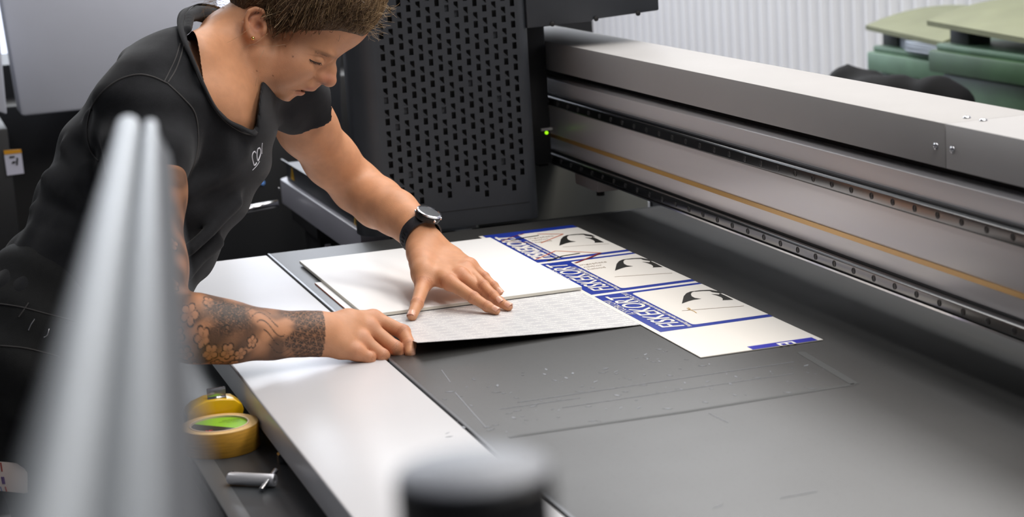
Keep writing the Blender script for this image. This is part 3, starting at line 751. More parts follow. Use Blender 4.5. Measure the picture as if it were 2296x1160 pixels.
def polygonise(fn, lo, hi, h, B=8):
    lo = np.floor(np.array(lo)/h)*h; nb = np.ceil((np.array(hi)-lo)/(B*h)).astype(int)
    g = np.stack(np.meshgrid(*[np.arange(n) for n in nb], indexing='ij'), -1).reshape(-1, 3)
    cen = lo+(g+.5)*B*h; d = fn(cen); Vg = np.empty(nb*B, np.float32)
    act = np.abs(d) < B*h*1.25+.004
    loc = np.stack(np.meshgrid(*[np.arange(B)]*3, indexing='ij'), -1).reshape(-1, 3)
    V6 = np.repeat(np.where(d < 0, -1., 1.)[:, None]*B*h, B**3, 1).astype(np.float32)
    A_ = np.where(act)[0]
    for k in range(0, len(A_), 400):
        a = A_[k:k+400]; P = (lo+(g[a][:, None, :]*B+loc[None])*h).reshape(-1, 3)
        V6[a] = fn(P).reshape(len(a), -1)
    Vg = V6.reshape(nb[0], nb[1], nb[2], B, B, B).transpose(0, 3, 1, 4, 2, 5).reshape(nb*B)
    return surfnet(Vg, lo, h)
def smin(a, b, k):
    hh = np.maximum(k-np.abs(a-b), 0)/k; return np.minimum(a, b)-hh*hh*k*.25
def smax(a, b, k): return -smin(-a, -b, k)
def cone(P, a, b, ra, rb):
    ba = b-a; t = np.clip(((P-a)@ba)/(ba@ba+1e-12), 0, 1); return np.linalg.norm(P-a-t[:, None]*ba, axis=1)-(ra+(rb-ra)*t)
def chain(P, pts, k=None):
    """pts: list of (point, radius)"""
    d = None
    for (a, ra), (b, rb) in zip(pts[:-1], pts[1:]):
        e = cone(P, a, b, ra, rb); d = e if d is None else (np.minimum(d, e) if k is None else smin(d, e, k))
    return d
def ell(P, c, r, ang=0.):
    """ellipsoid in the frame right/down/forward turned by ang (radians, clockwise in view)"""
    ca, sa = math.cos(ang), math.sin(ang)
    ax_ = np.stack([ca*R[0]+sa*R[1], -sa*R[0]+ca*R[1], R[2]])
    q = (P-c)@ax_.T; r = np.array(r); k0 = np.linalg.norm(q/r, axis=1); k1 = np.linalg.norm(q/(r*r), axis=1)+1e-9
    return k0*(k0-1)/k1
def S_(px_, py_, d, rpx): return (W(px_, py_, d), rpx*d/F)
def E_(P, px_, py_, d, r1, r2, r3, deg=0): return ell(P, W(px_, py_, d), (r1*d/F, r2*d/F, r3), math.radians(deg))

# ============================================================ THE WOMAN
HD = 3.10   # depth of the mid plane of her head
def hp(x, y, w_, r): return (W(x, y, HD-w_), r*HD/F)
def skull(P):
    d = E_(P, 705, -12, HD, 148, 128, .074, 40)
    d = smin(d, E_(P, 640, -30, HD, 110, 100, .070, 20), .03)
    return d
def head(P):
    K = .014
    d = skull(P)
    d = smin(d, E_(P, 733, 112, HD, 30, 22, .040, -50), .02)            # brow
    d = smin(d, E_(P, 668, 120, HD, 88, 66, .056, -52), .02)            # mid face
    d = smin(d, E_(P, 681, 176, HD, 34, 30, .026, 20), .014)            # muzzle
    for s in (1, -1):
        d = smin(d, chain(P, [hp(585, 130, s*.050, 22), hp(592, 160, s*.046, 20), hp(640, 200, s*.014, 20)]), .022)
        d = smin(d, E_(P, 668, 142, HD-s*.036, 38, 30, .022, 30), .016)  # cheek
        d = smin(d, E_(P, 722, 122, HD-s*.030, 26, 9, .014, 20), .012)   # brow ridge
    d = smin(d, E_(P, 649, 204, HD, 20, 19, .019), .014)                # chin
    for s in (1, -1): d = smin(d, E_(P, 630, 150, HD-s*.040, 44, 34, .018, 35), .02)
    # eye socket and lid
    for s in (1, -1):
        d = smax(d, -E_(P, 727, 141, HD-s*.044, 20, 13, .014, 20), .012)
        d = smin(d, E_(P, 711, 136, HD-s*.031, 17, 14.5, .0125, 20), .004)
    # nose
    n = chain(P, [hp(741, 134, 0, 10), hp(741, 156, 0, 11), hp(738.5, 178, 0, 14.5)], .01)
    n = smin(n, E_(P, 737, 180, HD, 16, 14, .0125, 20), .006)
    for s in (1, -1):
        n = smin(n, E_(P, 720, 177, HD-s*.0115, 11.5, 9.5, .0065, 35), .006)
        n = smin(n, chain(P, [hp(724, 140, s*.009, 9), hp(716, 168, s*.010, 10)]), .012)
    d = smin(d, n, .007)
    for s in (1, -1): d = smax(d, -E_(P, 722, 188.5, HD-s*.0085, 6.5, 3.0, .0035, 25), .003)
    # lips
    d = smin(d, chain(P, [hp(710, 188, 0, 7), hp(700, 196, 0, 6.5)]), .008)
    d = smin(d, E_(P, 694.5, 198.5, HD, 11, 5.6, .016, -8), .005)
    d = smin(d, E_(P, 672, 208.2, HD, 12, 6.0, .016, -18), .005)
    mouth = chain(P, [hp(658, 202.5, .0225, 1.3), hp(674, 203.5, .017, 1.7), hp(688, 205.5, .004, 1.7), hp(692, 206, 0, 1.7)])
    mouth2 = E_(P, 684, 205.0, HD, 14, 1.5, .018, 6)
    d = smax(d, -mouth, .003); d = smax(d, -mouth2, .003)
    d = smax(d, -E_(P, 661, 219.5, HD, 8, 3.5, .014, -30), .008)
    d = smax(d, -chain(P, [hp(700, 176, .022, 1.2), hp(688, 190, .027, 1.4), hp(670, 198, .031, 1.0)]), .006)   # nasolabial fold
    # ear, both sides
    for s in (1, -1):
        w0 = .072
        e = E_(P, 576, 50, HD-s*(w0+.002), 30, 20, .0045, 62)
        rim = chain(P, [hp(594, 38, s*(w0+.003), 4.2), hp(588, 24, s*(w0+.009), 5), hp(573, 19, s*(w0+.012), 5.2), hp(559, 25, s*(w0+.014), 5.2), hp(551, 40, s*(w0+.013), 5),
                        hp(552, 58, s*(w0+.011), 4.8), hp(558, 74, s*(w0+.008), 5), hp(566, 84, s*(w0+.006), 6.5), hp(574, 84, s*(w0+.002), 6)])
        e = smin(e, rim, .004)
        anti = chain(P, [hp(583, 34, s*(w0+.006), 3.2), hp(566, 42, s*(w0+.008), 3.4), hp(562, 58, s*(w0+.007), 3.6), hp(570, 72, s*(w0+.005), 4)])
        e = smin(e, anti, .004)
        e = smin(e, E_(P, 590, 66, HD-s*(w0+.003), 6, 8, .004, 0), .004)
        e = smax(e, -E_(P, 579, 58, HD-s*(w0+.008), 11, 9.5, .009, 60), .004)
        d = smin(d, e, .006)
    return d
def neck(P):
    d = chain(P, [hp(585, 40, 0, 70), hp(535, 120, .0, 76), (W(500, 185, 3.09), 82*3.1/F)], .05)
    d = smin(d, chain(P, [hp(575, 85, .052, 22), hp(566, 160, .040, 20), (W(552, 225, 3.065), 16*3.1/F)]), .02)   # sternomastoid
    d = smin(d, chain(P, [hp(575, 85, -.052, 22), hp(566, 160, -.040, 20), (W(552, 225, 3.12), 16*3.1/F)]), .02)
    d = smin(d, chain(P, [hp(500, 88, .045, 42), (W(436, 122, 2.985), 46*3.1/F), (W(350, 200, 2.965), 48*3/F)]), .04)   # trapezius near
    d = smin(d, chain(P, [hp(500, 80, -.02, 40), (W(470, 120, 3.18), 42*3.1/F), (W(500, 160, 3.24), 48*3/F)]), .04)
    d = smin(d, chain(P, [(W(552, 258, 3.075), .009), (W(470, 222, 2.995), .010), (W(390, 190, 2.95), .012)]), .022)  # collar bone
    return d
def chest(P):
    d = E_(P, 442, 228, 3.08, 150, 165, .150, -55)
    d = smin(d, E_(P, 500, 250, 3.09, 70, 90, .10, -55), .05)
    d = smin(d, E_(P, 345, 400, 3.08, 190, 175, .135, -55), .08)
    d = smin(d, E_(P, 240, 560, 3.06, 170, 160, .125, -55), .08)
    d = smin(d, E_(P, 125, 760, 3.02, 190, 170, .150, -70), .08)
    return d
shR, shL = W(330, 235, 2.94), W(640, 190, 3.24)
armR_up = [(shR, .056), (W(338, 430, 2.87), .046), (W(346, 600, 2.83), .042), (W(358, 722, 2.80), .040)]
armR_fo = [(W(362, 735, 2.80), .041), (W(440, 737, 2.80), .0435), (W(520, 746, 2.815), .0375), (W(610, 751, 2.84), .0295), (W(690, 749, 2.86), .0262), (W(716, 748, 2.87), .0265)]
armL = [(shL, .052), (W(688, 285, 3.33), .0455), (W(742, 358, 3.395), .0415), (W(800, 418, 3.44), .040)]
armL_f = [(W(800, 420, 3.44), .0405), (W(848, 455, 3.40), .0385), (W(888, 478, 3.35), .0335), (W(926, 508, 3.31), .0275), (W(955, 548, 3.275), .0262)]
def tipz(x, y, z): return dep(onz(x, y, z))
def P_(x, y, d, r): return (W(x, y, d), r)
ti, tm_ = tipz(1112, 697, T+.0095), tipz(1140, 688, T+.0095)
tr, tl = tipz(1120, 676, T+.0165), tipz(1120, 655, T+.0165)
tt = tipz(924, 708, T+.0105)
LH = dict(
    index=[P_(1010, 634, ti+.055, .0118), P_(1062, 668, ti+.028, .0092), P_(1093, 688, ti+.012, .0080), P_(1112, 697, ti, .0070)],
    middle=[P_(1034, 618, ti+.080, .0120), P_(1086, 656, tm_+.038, .0092), P_(1120, 678, tm_+.014, .0081), P_(1140, 688, tm_, .0072)],
    ring=[P_(1046, 606, ti+.110, .0116), P_(1084, 641, tr+.030, .0090), P_(1106, 663, tr+.010, .0079), P_(1120, 676, tr, .0070)],
    little=[P_(1054, 596, ti+.135, .0108), P_(1086, 622, tl+.022, .0082), P_(1107, 642, tl+.008, .0072), P_(1120, 655, tl, .0064)],
    thumb=[P_(948, 592, 3.22, .0160), P_(948, 640, tt+.075, .0125), P_(935, 682, tt+.025, .0098), P_(924, 708, tt, .0085)])
LPALM = [([P_(946, 560, 3.27, .026), P_(975, 600, 3.235, .021), P_(1008, 634, ti+.060, .0125)]),
         ([P_(955, 552, 3.28, .025), P_(995, 590, 3.26, .020), P_(1034, 618, ti+.085, .0125)]),
         ([P_(965, 548, 3.29, .022), P_(1008, 580, 3.28, .017), P_(1046, 604, ti+.112, .0120)]),
         ([P_(970, 545, 3.30, .018), P_(1016, 576, 3.295, .014), P_(1054, 596, ti+.135, .0112)]),
         ([P_(944, 570, 3.25, .024), P_(950, 610, 3.19, .017), P_(990, 628, 3.18, .010)])]
rb = tipz(862, 806, T+.0085)
RH = dict(
    index=[P_(838, 716, 2.935, .0128), P_(904, 745, 2.925, .0105), P_(918, 775, 2.905, .0092), P_(920, 793, 2.893, .0080)],
    middle=[P_(830, 738, 2.912, .0125), P_(886, 781, 2.900, .0108), P_(896, 797, 2.905, .0090), P_(888, 801, 2.925, .0078)],
    ring=[P_(814, 764, 2.885, .0118), P_(858, 798, 2.880, .0096), P_(862, 803, 2.895, .0084), P_(852, 804, 2.915, .0074)],
    little=[P_(800, 790, 2.865, .0112), P_(828, 803, 2.868, .0088), P_(832, 805, 2.885, .0078), P_(826, 806, 2.905, .0070)],
    thumb=[P_(775, 730, 2.93, .0150), P_(826, 752, 2.965, .0115), P_(866, 776, 2.965, .0095), P_(898, 790, 2.925, .0085)])
RPALM = [([P_(722, 742, 2.875, .0240), P_(780, 724, 2.905, .0190), P_(836, 716, 2.935, .0135)]),
         ([P_(722, 748, 2.870, .0245), P_(780, 742, 2.895, .0190), P_(828, 738, 2.912, .0135)]),
         ([P_(722, 754, 2.866, .0240), P_(772, 762, 2.880, .0180), P_(812, 764, 2.888, .0125)]),
         ([P_(722, 758, 2.866, .0225), P_(765, 778, 2.868, .0165), P_(798, 790, 2.868, .0120)]),
         ([P_(745, 750, 2.89, .0220), P_(800, 760, 2.92, .0150)])]
def hand(P, fingers, palm, wr):
    pd = wr
    for c in palm: 
        e = chain(P, c, .01); pd = smin(pd, e, .012)
    d = pd
    for nme, c in fingers.items():
        e = chain(P, c, .0035)
        for (q, r) in c[1:-1]: e = smin(e, np.linalg.norm(P-q, axis=1)-r*1.03, .003)
        e = smin(pd, e, .009 if nme != 'thumb' else .016)
        d = np.minimum(d, e)
    return d
def armsR(P):
    d = smin(chain(P, armR_up, .03), chain(P, armR_fo, .03), .02)
    return hand(P, RH, RPALM, d)
def armsL(P):
    d = smin(chain(P, armL, .03), chain(P, armL_f, .03), .025)
    return hand(P, LH, LPALM, d)
def upper(P): return smin(head(P), smin(neck(P), chest(P)+.010, .03), .018)

def region(fn, pts, pad, h):
    pts = np.array(pts); return polygonise(fn, pts.min(0)-pad, pts.max(0)+pad, h)
def pw(d, *xy_): return [W(x, y, d) for x, y in xy_]
Vs, Qs = [], []
def addm(VQ):
    V, Q = VQ; Qs.append(Q+sum(len(v) for v in Vs)); Vs.append(V)
# head, neck and upper chest
hbox = pw(3.0, (400, -170), (870, 320))+pw(3.2, (400, -170), (870, 320))
addm(region(upper, hbox, .0, .00185))
nH = len(Vs[0])
addm(region(armsR, [q for q, r in armR_up+armR_fo]+[q for c in RH.values() for q, r in c], .075, .0017))
nR = len(Vs[1])
addm(region(armsL, [q for q, r in armL+armL_f]+[q for c in LH.values() for q, r in c], .07, .0019))
nL = len(Vs[2])
def torso_only(P):
    d = chest(P)+.012
    for s, a, b in ((1, W(100, 800, 2.95), None), (-1, W(140, 800, 3.12), None)):
        foot = np.array([a[0]+.02, a[1], .06]); knee = np.array([a[0]+.06, a[1], .50])
        d = smin(d, chain(P, [(a, .085), (knee, .055), (foot, .038)], .04), .05)
    return np.where(P[:, 2] < .98, np.maximum(d, P[:, 0]-.290), d)
addm(region(torso_only, pw(2.85, (-250, 700), (450, 100))+pw(3.3, (-250, 700), (450, 100))+[np.array([.1, 2.9, .03])], .12, .012))
Vb = np.concatenate(Vs); Qb = np.concatenate(Qs)
print('body verts', len(Vb))

# ---- skin colour: complexion, lips, brow, tattoo ink, plus shade painted into creases and hollows
base = np.array(lin((206, 148, 110))[:3]); colr = np.tile(base, (len(Vb), 1))
px_, py_, pd_ = proj(Vb)
def blob(x, y, sx, sy, ang=0, w_=None):
    ca, sa = math.cos(math.radians(ang)), math.sin(math.radians(ang)); dx = px_-x; dy = py_-y
    u = (ca*dx+sa*dy)/sx; v = (-sa*dx+ca*dy)/sy; return np.exp(-(u*u+v*v))
isH = np.zeros(len(Vb), bool); isH[:nH] = True
def tint(mask, c, amt):
    global colr
    a = (mask*amt)[:, None]; colr = colr*(1-a)+np.array(lin(c)[:3])*a
tint(blob(650, 145, 45, 36)*isH, (210, 146, 116), .3)
tint(blob(735, 178, 20, 16)*isH, (184, 104, 86), .5)
tint(blob(574, 55, 24, 36)*isH, (186, 106, 82), .4)
lip = np.maximum(blob(695, 200, 13, 5, -8), blob(672, 209, 13, 5, -18))*isH
tint(np.clip(lip*1.3, 0, 1), (176, 106, 90), .5)
tint(blob(675, 204.3, 17, 1.6, 6)*isH, (96, 50, 42), .8)  # painted shade of the mouth slit
tint(np.clip(blob(732, 122, 26, 3.4, 22)*1.3, 0, 1)*isH, (120, 84, 60), .55)
tint(np.clip(blob(712, 126, 22, 1.5, 12), 0, 1)*isH, (130, 84, 62), .45)  # lid crease shaded by colour alone
tint(np.clip(blob(724, 188, 6, 3, 20), 0, 1)*isH, (90, 44, 36), .6)  # nostril darkness painted on
tint(blob(578, 60, 8, 9, 60)*isH, (120, 60, 46), .6)  # ear hollow darkened with painted shade
for x, y, r in ((657, 127, 1.6), (590, 186, 1.6), (576, 159, 1.5), (640, 104, 1.2), (612, 170, 1.1)): tint(np.clip(blob(x, y, r, r)*1.5, 0, 1)*isH, (96, 56, 44), .8)
# hands: redder knuckles, pale nails, creases
for HF, sl in ((RH, slice(nH, nH+nR)), (LH, slice(nH+nR, nH+nR+nL))):
    P = Vb[sl]; c_ = colr[sl]
    for nme, ch in HF.items():
        for k in (0, 1, 2):
            q, r = ch[k]; a = np.exp(-((np.linalg.norm(P-q, axis=1)-r*.6)/(r*.7))**2)[:, None]*.28
            c_ = c_*(1-a)+np.array(lin((200, 118, 92))[:3])*a
        for k in (1, 2):      # joint creases, their shade painted as dark lines
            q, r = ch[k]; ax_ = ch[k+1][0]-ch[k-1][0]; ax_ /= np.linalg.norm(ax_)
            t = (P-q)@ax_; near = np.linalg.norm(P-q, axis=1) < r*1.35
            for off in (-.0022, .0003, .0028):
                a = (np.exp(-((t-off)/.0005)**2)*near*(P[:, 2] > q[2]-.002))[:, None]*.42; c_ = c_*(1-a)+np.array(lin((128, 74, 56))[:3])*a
        q, r = ch[3]; ax_ = ch[3][0]-ch[2][0]; ax_ /= np.linalg.norm(ax_)
        upv = np.array([0, 0, 1.])-ax_*ax_[2]; upv -= R[2]*.55; upv -= ax_*(upv@ax_); upv /= np.linalg.norm(upv)
        if HF is RH and nme != 'index': continue
        if HF is RH: upv = R[0]*.9-R[2]*.4; upv -= ax_*(upv@ax_); upv /= np.linalg.norm(upv)
        d_ = P-q; u = d_@ax_; v = d_@np.cross(ax_, upv); w__ = d_@upv
        nail = (np.abs((u-.001)/.0062)**3+np.abs(v/(r*.72))**3 < 1) & (w__ > r*.3)
        a = nail[:, None]*.75; c_ = c_*(1-a)+np.array(lin((228, 176, 152))[:3])*a
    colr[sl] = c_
# tattoo on the near arm, drawn in arm coordinates (s along, t around, metres)
sl = slice(nH, nH+nR); P = Vb[sl]
e0, e1 = armR_fo[0][0], armR_fo[-1][0]; axf = (e1-e0); Lf = np.linalg.norm(axf); axf /= Lf
vv = -np.cross(axf, -R[2]); vv /= np.linalg.norm(vv)          # roughly 'up' on the arm as seen
ww = np.cross(axf, vv)
def tattoo(P):
    # forearm
    s = (P-e0)@axf; rel = P-e0-np.outer(s, axf); t = np.arctan2(rel@vv, rel@(-R[2]))*.040
    # upper arm
    u0, u1 = armR_up[-1][0], armR_up[0][0]; axu = (u1-u0)/np.linalg.norm(u1-u0); su = (P-u0)@axu
    ru = P-u0-np.outer(su, axu); n1 = np.cross(axu, -R[2]); n1 /= np.linalg.norm(n1); tu_ = np.arctan2(ru@n1, ru@(-R[2]))*.042
    isup = (su > .02) & (s < .035)
    S = np.where(isup, -su-.02, s); Tt = np.where(isup, tu_, t)
    ink = np.zeros(len(P))
    rg = np.random.default_rng(3)
    # soft grey shading
    def nz(a, b, sc, seed):
        o_ = np.zeros(len(P)); r2 = np.random.default_rng(seed)
        for _ in range(10):
            th_ = r2.uniform(0, 2*PI); f_ = sc*r2.uniform(.6, 1.6); o_ += np.sin((a*math.cos(th_)+b*math.sin(th_))*f_+r2.uniform(0, 2*PI))
        return o_/4.5
    sh = np.clip(.72+.42*nz(S, Tt, 120, 4), 0.12, .86)
    ink = sh*.80
    # orange bare streaks
    for (a0, b0, a1, b1, w_) in ((.01, -.012, .075, .016, .006), (.045, -.050, .13, -.012, .004), (.12, .022, .17, .002, .010), (.140, -.004, .185, .026, .008)):
        d0 = np.array([a1-a0, b1-b0]); l2 = d0@d0; k = np.clip(((S-a0)*d0[0]+(Tt-b0)*d0[1])/l2, 0, 1)
        dd_ = np.hypot(S-a0-k*d0[0], Tt-b0-k*d0[1]); ink = ink*(1-.9*np.exp(-(dd_/w_)**4))
    # cherry blossoms: bare petals with dark outlines
    fl = [(.030, .016, .0125), (.048, -.006, .0115), (.062, -.022, .0115), (.028, -.026, .011), (.086, -.020, .0105), (.075, -.040, .009), (.105, -.024, .0095), (.058, .030, .009), (.015, -.006, .010), (.100, -.040, .008), (.045, -.046, .009), (.120, -.010, .008),
          (-.045, .004, .013), (-.075, -.014, .012), (-.085, .016, .012), (-.11, 0, .012), (-.145, -.012, .013), (-.15, .016, .012), (-.19, .0, .012), (-.22, .012, .012), (-.03, -.03, .01), (-.12, .03, .011), (-.06, .032, .011)]
    for (a0, b0, rr) in fl:
        da, db = S-a0, Tt-b0; rad = np.hypot(da, db); th_ = np.arctan2(db, da)+rg.uniform(0, 2)
        pet = rr*(.52+.48*np.abs(np.cos(2.5*th_))**.6)
        inside = rad < pet
        ink = np.where(inside, .03+.25*np.exp(-(rad/(rr*.3))**2), ink)
        ol = np.exp(-((rad-pet)/.0011)**2); ink = np.maximum(ink, ol*.95*(rad < rr*1.15))
        seam_ = np.exp(-(np.sin(2.5*th_+PI/2)*0+np.cos(2.5*th_)*rad/.0011)**2)*inside*(rad > rr*.15); ink = np.maximum(ink, seam_*.6)
    # dark leafy mass on top of the forearm
    m_ = np.exp(-(((S-.085)/.036)**2+((Tt-.018)/.020)**2)**2)
    leaf = np.abs(nz(S, Tt, 520, 9)); ink = ink*(1-m_)+m_*(.82+.18*(leaf < .14)-.25*((leaf > .14) & (leaf < .26)))
    # flowing lines
    for k in range(7):
        c0 = .118+.010*k; crv = Tt-(.03-.012*k+.010*np.sin((S-c0)*110+k)); ink = np.maximum(ink, np.exp(-(crv/.0011)**2)*.9*((S > c0-.012) & (S < c0+.03)))
    # geometric wrist band
    wb = 1/(1+np.exp(-(S-(.176+.010*np.sin(Tt*140)))/.002))*(S < .2285)
    g = np.zeros(len(P))
    for k in range(3):
        a = k*PI/3+.3; q = (S*math.cos(a)+Tt*math.sin(a))/.0092; g = np.maximum(g, np.exp(-((q-np.round(q))/.085)**2))
    for k in range(3):
        a = k*PI/3+.3+PI/6; q = (S*math.cos(a)+Tt*math.sin(a))/.0159; g = np.maximum(g, .6*np.exp(-((q-np.round(q))/.05)**2))
    ink = ink*(1-wb)+wb*(.92-.50*g)
    ink = np.clip(ink, 0, 1)
    ink = np.where(S > .2285, 0, ink)
    return ink
ik = np.clip(tattoo(P)*1.12, 0, .97)[:, None]
skt = np.array(lin((204, 142, 102))[:3])
warm = np.clip(ik*3, 0, 1)*.5
colr[sl] = (colr[sl]*(1-warm)+skt*warm)*(1-ik)+np.array(lin((34, 34, 33))[:3])*ik

def mesh_vq(name, V, Q, m, parent, colors=None, smooth_it=2):
    # light Laplacian smoothing removes the grid pattern
    e = np.concatenate([Q[:, [0, 1]], Q[:, [1, 2]], Q[:, [2, 3]], Q[:, [3, 0]]])
    for it in range(smooth_it):
        acc = np.zeros_like(V); cnt = np.zeros(len(V))
        for k in range(3):
            acc[:, k] = np.bincount(e[:, 0], V[e[:, 1], k], len(V))+np.bincount(e[:, 1], V[e[:, 0], k], len(V))
        cnt = np.bincount(e[:, 0], minlength=len(V))+np.bincount(e[:, 1], minlength=len(V))
        V = V*.5+.5*acc/np.maximum(cnt, 1)[:, None]
    me = bpy.data.meshes.new(name); n = len(V); q = len(Q)
    off = np.zeros(3); p_ = parent
    while p_ is not None: off = off+np.array(p_.location); p_ = p_.parent
    me.vertices.add(n); me.vertices.foreach_set('co', (V-off).astype(np.float32).ravel())
    me.loops.add(q*4); me.loops.foreach_set('vertex_index', Q.astype(np.int32).ravel())
    me.polygons.add(q); me.polygons.foreach_set('loop_start', np.arange(0, q*4, 4, dtype=np.int32))
    try: me.polygons.foreach_set('loop_total', np.full(q, 4, np.int32))
    except Exception: pass
    me.polygons.foreach_set('use_smooth', np.ones(q, bool)); me.update(calc_edges=True); me.validate()
    if colors is not None:
        a = me.color_attributes.new('tone', 'FLOAT_COLOR', 'POINT')
        a.data.foreach_set('color', np.concatenate([colors, np.ones((n, 1))], 1).astype(np.float32).ravel())
    me.materials.append(m); o = bpy.data.objects.new(name, me); COL.objects.link(o)
    if parent is not None: o.parent = parent
    return o, V
skin = mat('skin', (208, 152, 118), .48, bump=.35, bscale=900, sss=.12, spec=.4)
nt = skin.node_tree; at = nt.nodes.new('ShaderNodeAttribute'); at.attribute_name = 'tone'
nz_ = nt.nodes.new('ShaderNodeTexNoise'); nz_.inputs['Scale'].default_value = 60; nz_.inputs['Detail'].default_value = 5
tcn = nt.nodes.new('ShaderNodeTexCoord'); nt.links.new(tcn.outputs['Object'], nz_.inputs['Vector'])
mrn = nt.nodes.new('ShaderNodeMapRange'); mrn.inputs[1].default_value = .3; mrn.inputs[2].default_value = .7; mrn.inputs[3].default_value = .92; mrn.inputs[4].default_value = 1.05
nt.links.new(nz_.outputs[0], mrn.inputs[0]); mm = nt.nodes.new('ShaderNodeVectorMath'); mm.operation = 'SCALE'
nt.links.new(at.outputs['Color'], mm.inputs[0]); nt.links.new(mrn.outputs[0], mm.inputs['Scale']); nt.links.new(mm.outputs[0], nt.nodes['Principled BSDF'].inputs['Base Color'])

hipc = W(120, 760, 3.02)
person = root('person', (float(hipc[0]), float(hipc[1]), 0), 'woman in a black T-shirt with a tattooed forearm, leaning over the printer bed', 'person')
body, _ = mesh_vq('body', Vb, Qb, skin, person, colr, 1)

# finger nails: thin glossy plates on the finger ends
nailm = mat('nail', (226, 172, 148), .25)
for HF, names in ((LH, ('index', 'middle', 'ring', 'little', 'thumb')),):
    for nme in names:
        q, r = HF[nme][3]; ax_ = HF[nme][3][0]-HF[nme][2][0]; ax_ /= np.linalg.norm(ax_)
        up_n = np.array([0, 0, 1.])-R[2]*(.35 if HF is LH else .2)+(R[0]*.9 if HF is RH else 0)
        if nme == 'thumb': up_n = np.array([0, 0, .8])-R[0]*.55-R[2]*.5
        up_n = up_n-ax_*(up_n@ax_); up_n /= np.linalg.norm(up_n); sd_n = np.cross(ax_, up_n)
        V = []; Fc = []; nu, nv = 8, 8
        for i in range(nu+1):
            for j in range(nv+1):
                a, b = -1+2*i/nu, -1+2*j/nv
                ha = math.sin(b*1.05)*(r+.00035); hu = math.cos(b*1.05)*(r+.00035)
                V.append(q+ax_*(.0018+a*.0052*(1-.18*b*b))+sd_n*ha*.92+up_n*(hu-.0008*max(0, a)**2))
        for i in range(nu):
            for j in range(nv): k = i*(nv+1)+j; Fc.append((k, k+1, k+nv+2, k+nv+1))
        n_ = len(V); V += [v-up_n*.0008 for v in V]; Fc += [tuple(x+n_ for x in f[::-1]) for f in Fc]
        mkobj('fingernail', V, Fc, nailm, body, smooth=True)

# ---- T-shirt
fabric = mat('black_jersey', (35, 36, 39), .85, 0, .12, 60, .5, 1400, sheen=.10, spec=.2)
folds = []
VNECK = [(411, 60), (424, 102), (440, 141), (459, 190), (481, 236), (518, 273), (568, 293), (574, 285), (580, 230), (590, 150), (720, -60), (760, -200), (400, -200), (395, 20)]
def poly2(x, y, poly):
    d = np.full(len(x), 1e9); ins = np.zeros(len(x), bool); n = len(poly)
    for i in range(n):
        (x0, y0), (x1, y1) = poly[i], poly[(i+1) % n]; ex, ey = x1-x0, y1-y0
        t = np.clip(((x-x0)*ex+(y-y0)*ey)/(ex*ex+ey*ey), 0, 1); d = np.minimum(d, np.hypot(x-x0-t*ex, y-y0-t*ey))
        c = ((y0 > y) != (y1 > y)); ins ^= c & (x < x0+(y-y0)*ex/(ey if ey != 0 else 1e-9))
    return np.where(ins, -d, d)
def fold(pts, r=.010): folds.append([(W(x, y, d), r) for x, y, d in pts])
def shirt(P):
    d = E_(P, 442, 222, 3.085, 160, 180, .160, -55)
    d = smin(d, E_(P, 335, 400, 3.08, 200, 212, .152, -55), .09)
    d = smin(d, E_(P, 250, 560, 3.06, 170, 186, .140, -58), .08)
    d = smin(d, E_(P, 130, 700, 3.03, 150, 175, .150, -70), .07)
    d = smin(d, E_(P, 500, 360, 3.10, 105, 88, .115, -70), .05)      # bust
    d = smin(d, E_(P, 360, 600, 3.10, 95, 60, .11, -70), .06)        # loose hanging front
    # shoulders and sleeves
    d = smin(d, chain(P, [(W(400, 175, 3.0), .062), (W(330, 238, 2.945), .072)]), .05)
    d = smin(d, chain(P, [(W(328, 240, 2.94), .068), (W(330, 340, 2.90), .060), (W(333, 440, 2.865), .0515)], .02), .03)
    d = smin(d, chain(P, [(W(560, 190, 3.19), .070), (W(640, 200, 3.245), .060), (W(686, 240, 3.29), .055)], .02), .04)
    # wrinkles
    w1 = np.sin((P@np.array([38., 22., 60.]))+2.2*np.sin(P@np.array([14., 9., -21.])))
    w2 = np.sin((P@np.array([-75., 40., 62.]))+2.0*np.sin(P@np.array([31., -22., 12.])))
    d = d-.0030*w1-.0018*w2
    for f in folds: d = smin(d, chain(P, f), .020)
    d = np.where(P[:, 2] < .962, np.maximum(d, P[:, 0]-.2975), d)
    # sleeve hems (planes across the arms)
    n1 = armR_up[1][0]-armR_up[0][0]; n1 /= np.linalg.norm(n1)
    hemR = (P-W(340, 447, 2.86))@n1; nearR = np.linalg.norm(P-W(335, 440, 2.865), axis=1) < .085
    d = np.where(nearR, np.maximum(d, hemR), d)
    n2 = armL[1][0]-armL[0][0]; n2 = n2/np.linalg.norm(n2)
    hemL = (P-W(672, 256, 3.29))@n2; nearL = np.linalg.norm(P-W(690, 250, 3.30), axis=1) < .095
    d = np.where(nearL, np.maximum(d, hemL), d)
    # neck opening: V shaped, open through the depth of the neck
    x, y, dd_ = proj(P); hole = poly2(x, y, VNECK)*dd_/F
    hole = np.maximum(hole, 2.895-dd_)
    d = smax(d, -hole, .003)
    bc = chain(P, [(W(422, 66, 2.985), .006), (W(424, 38, 3.04), .0085), (W(442, 30, 3.11), .0125), (W(470, 34, 3.17), .0145), (W(502, 50, 3.21), .016), (W(540, 80, 3.22), .02)])
    return smin(d, bc, .008)
fold([(205, 262, 2.97), (240, 330, 2.93), (228, 400, 2.93)], .008)
fold([(150, 330, 2.99), (190, 380, 2.94), (215, 450, 2.92)], .008)
fold([(110, 400, 2.99), (160, 440, 2.95), (215, 480, 2.93)], .009)
fold([(80, 470, 3.0), (140, 500, 2.95), (200, 520, 2.93)], .008)
fold([(420, 430, 2.95), (480, 400, 2.97), (540, 340, 3.0)], .008)
fold([(425, 560, 2.96), (470, 520, 2.98), (530, 455, 3.02)], .009)
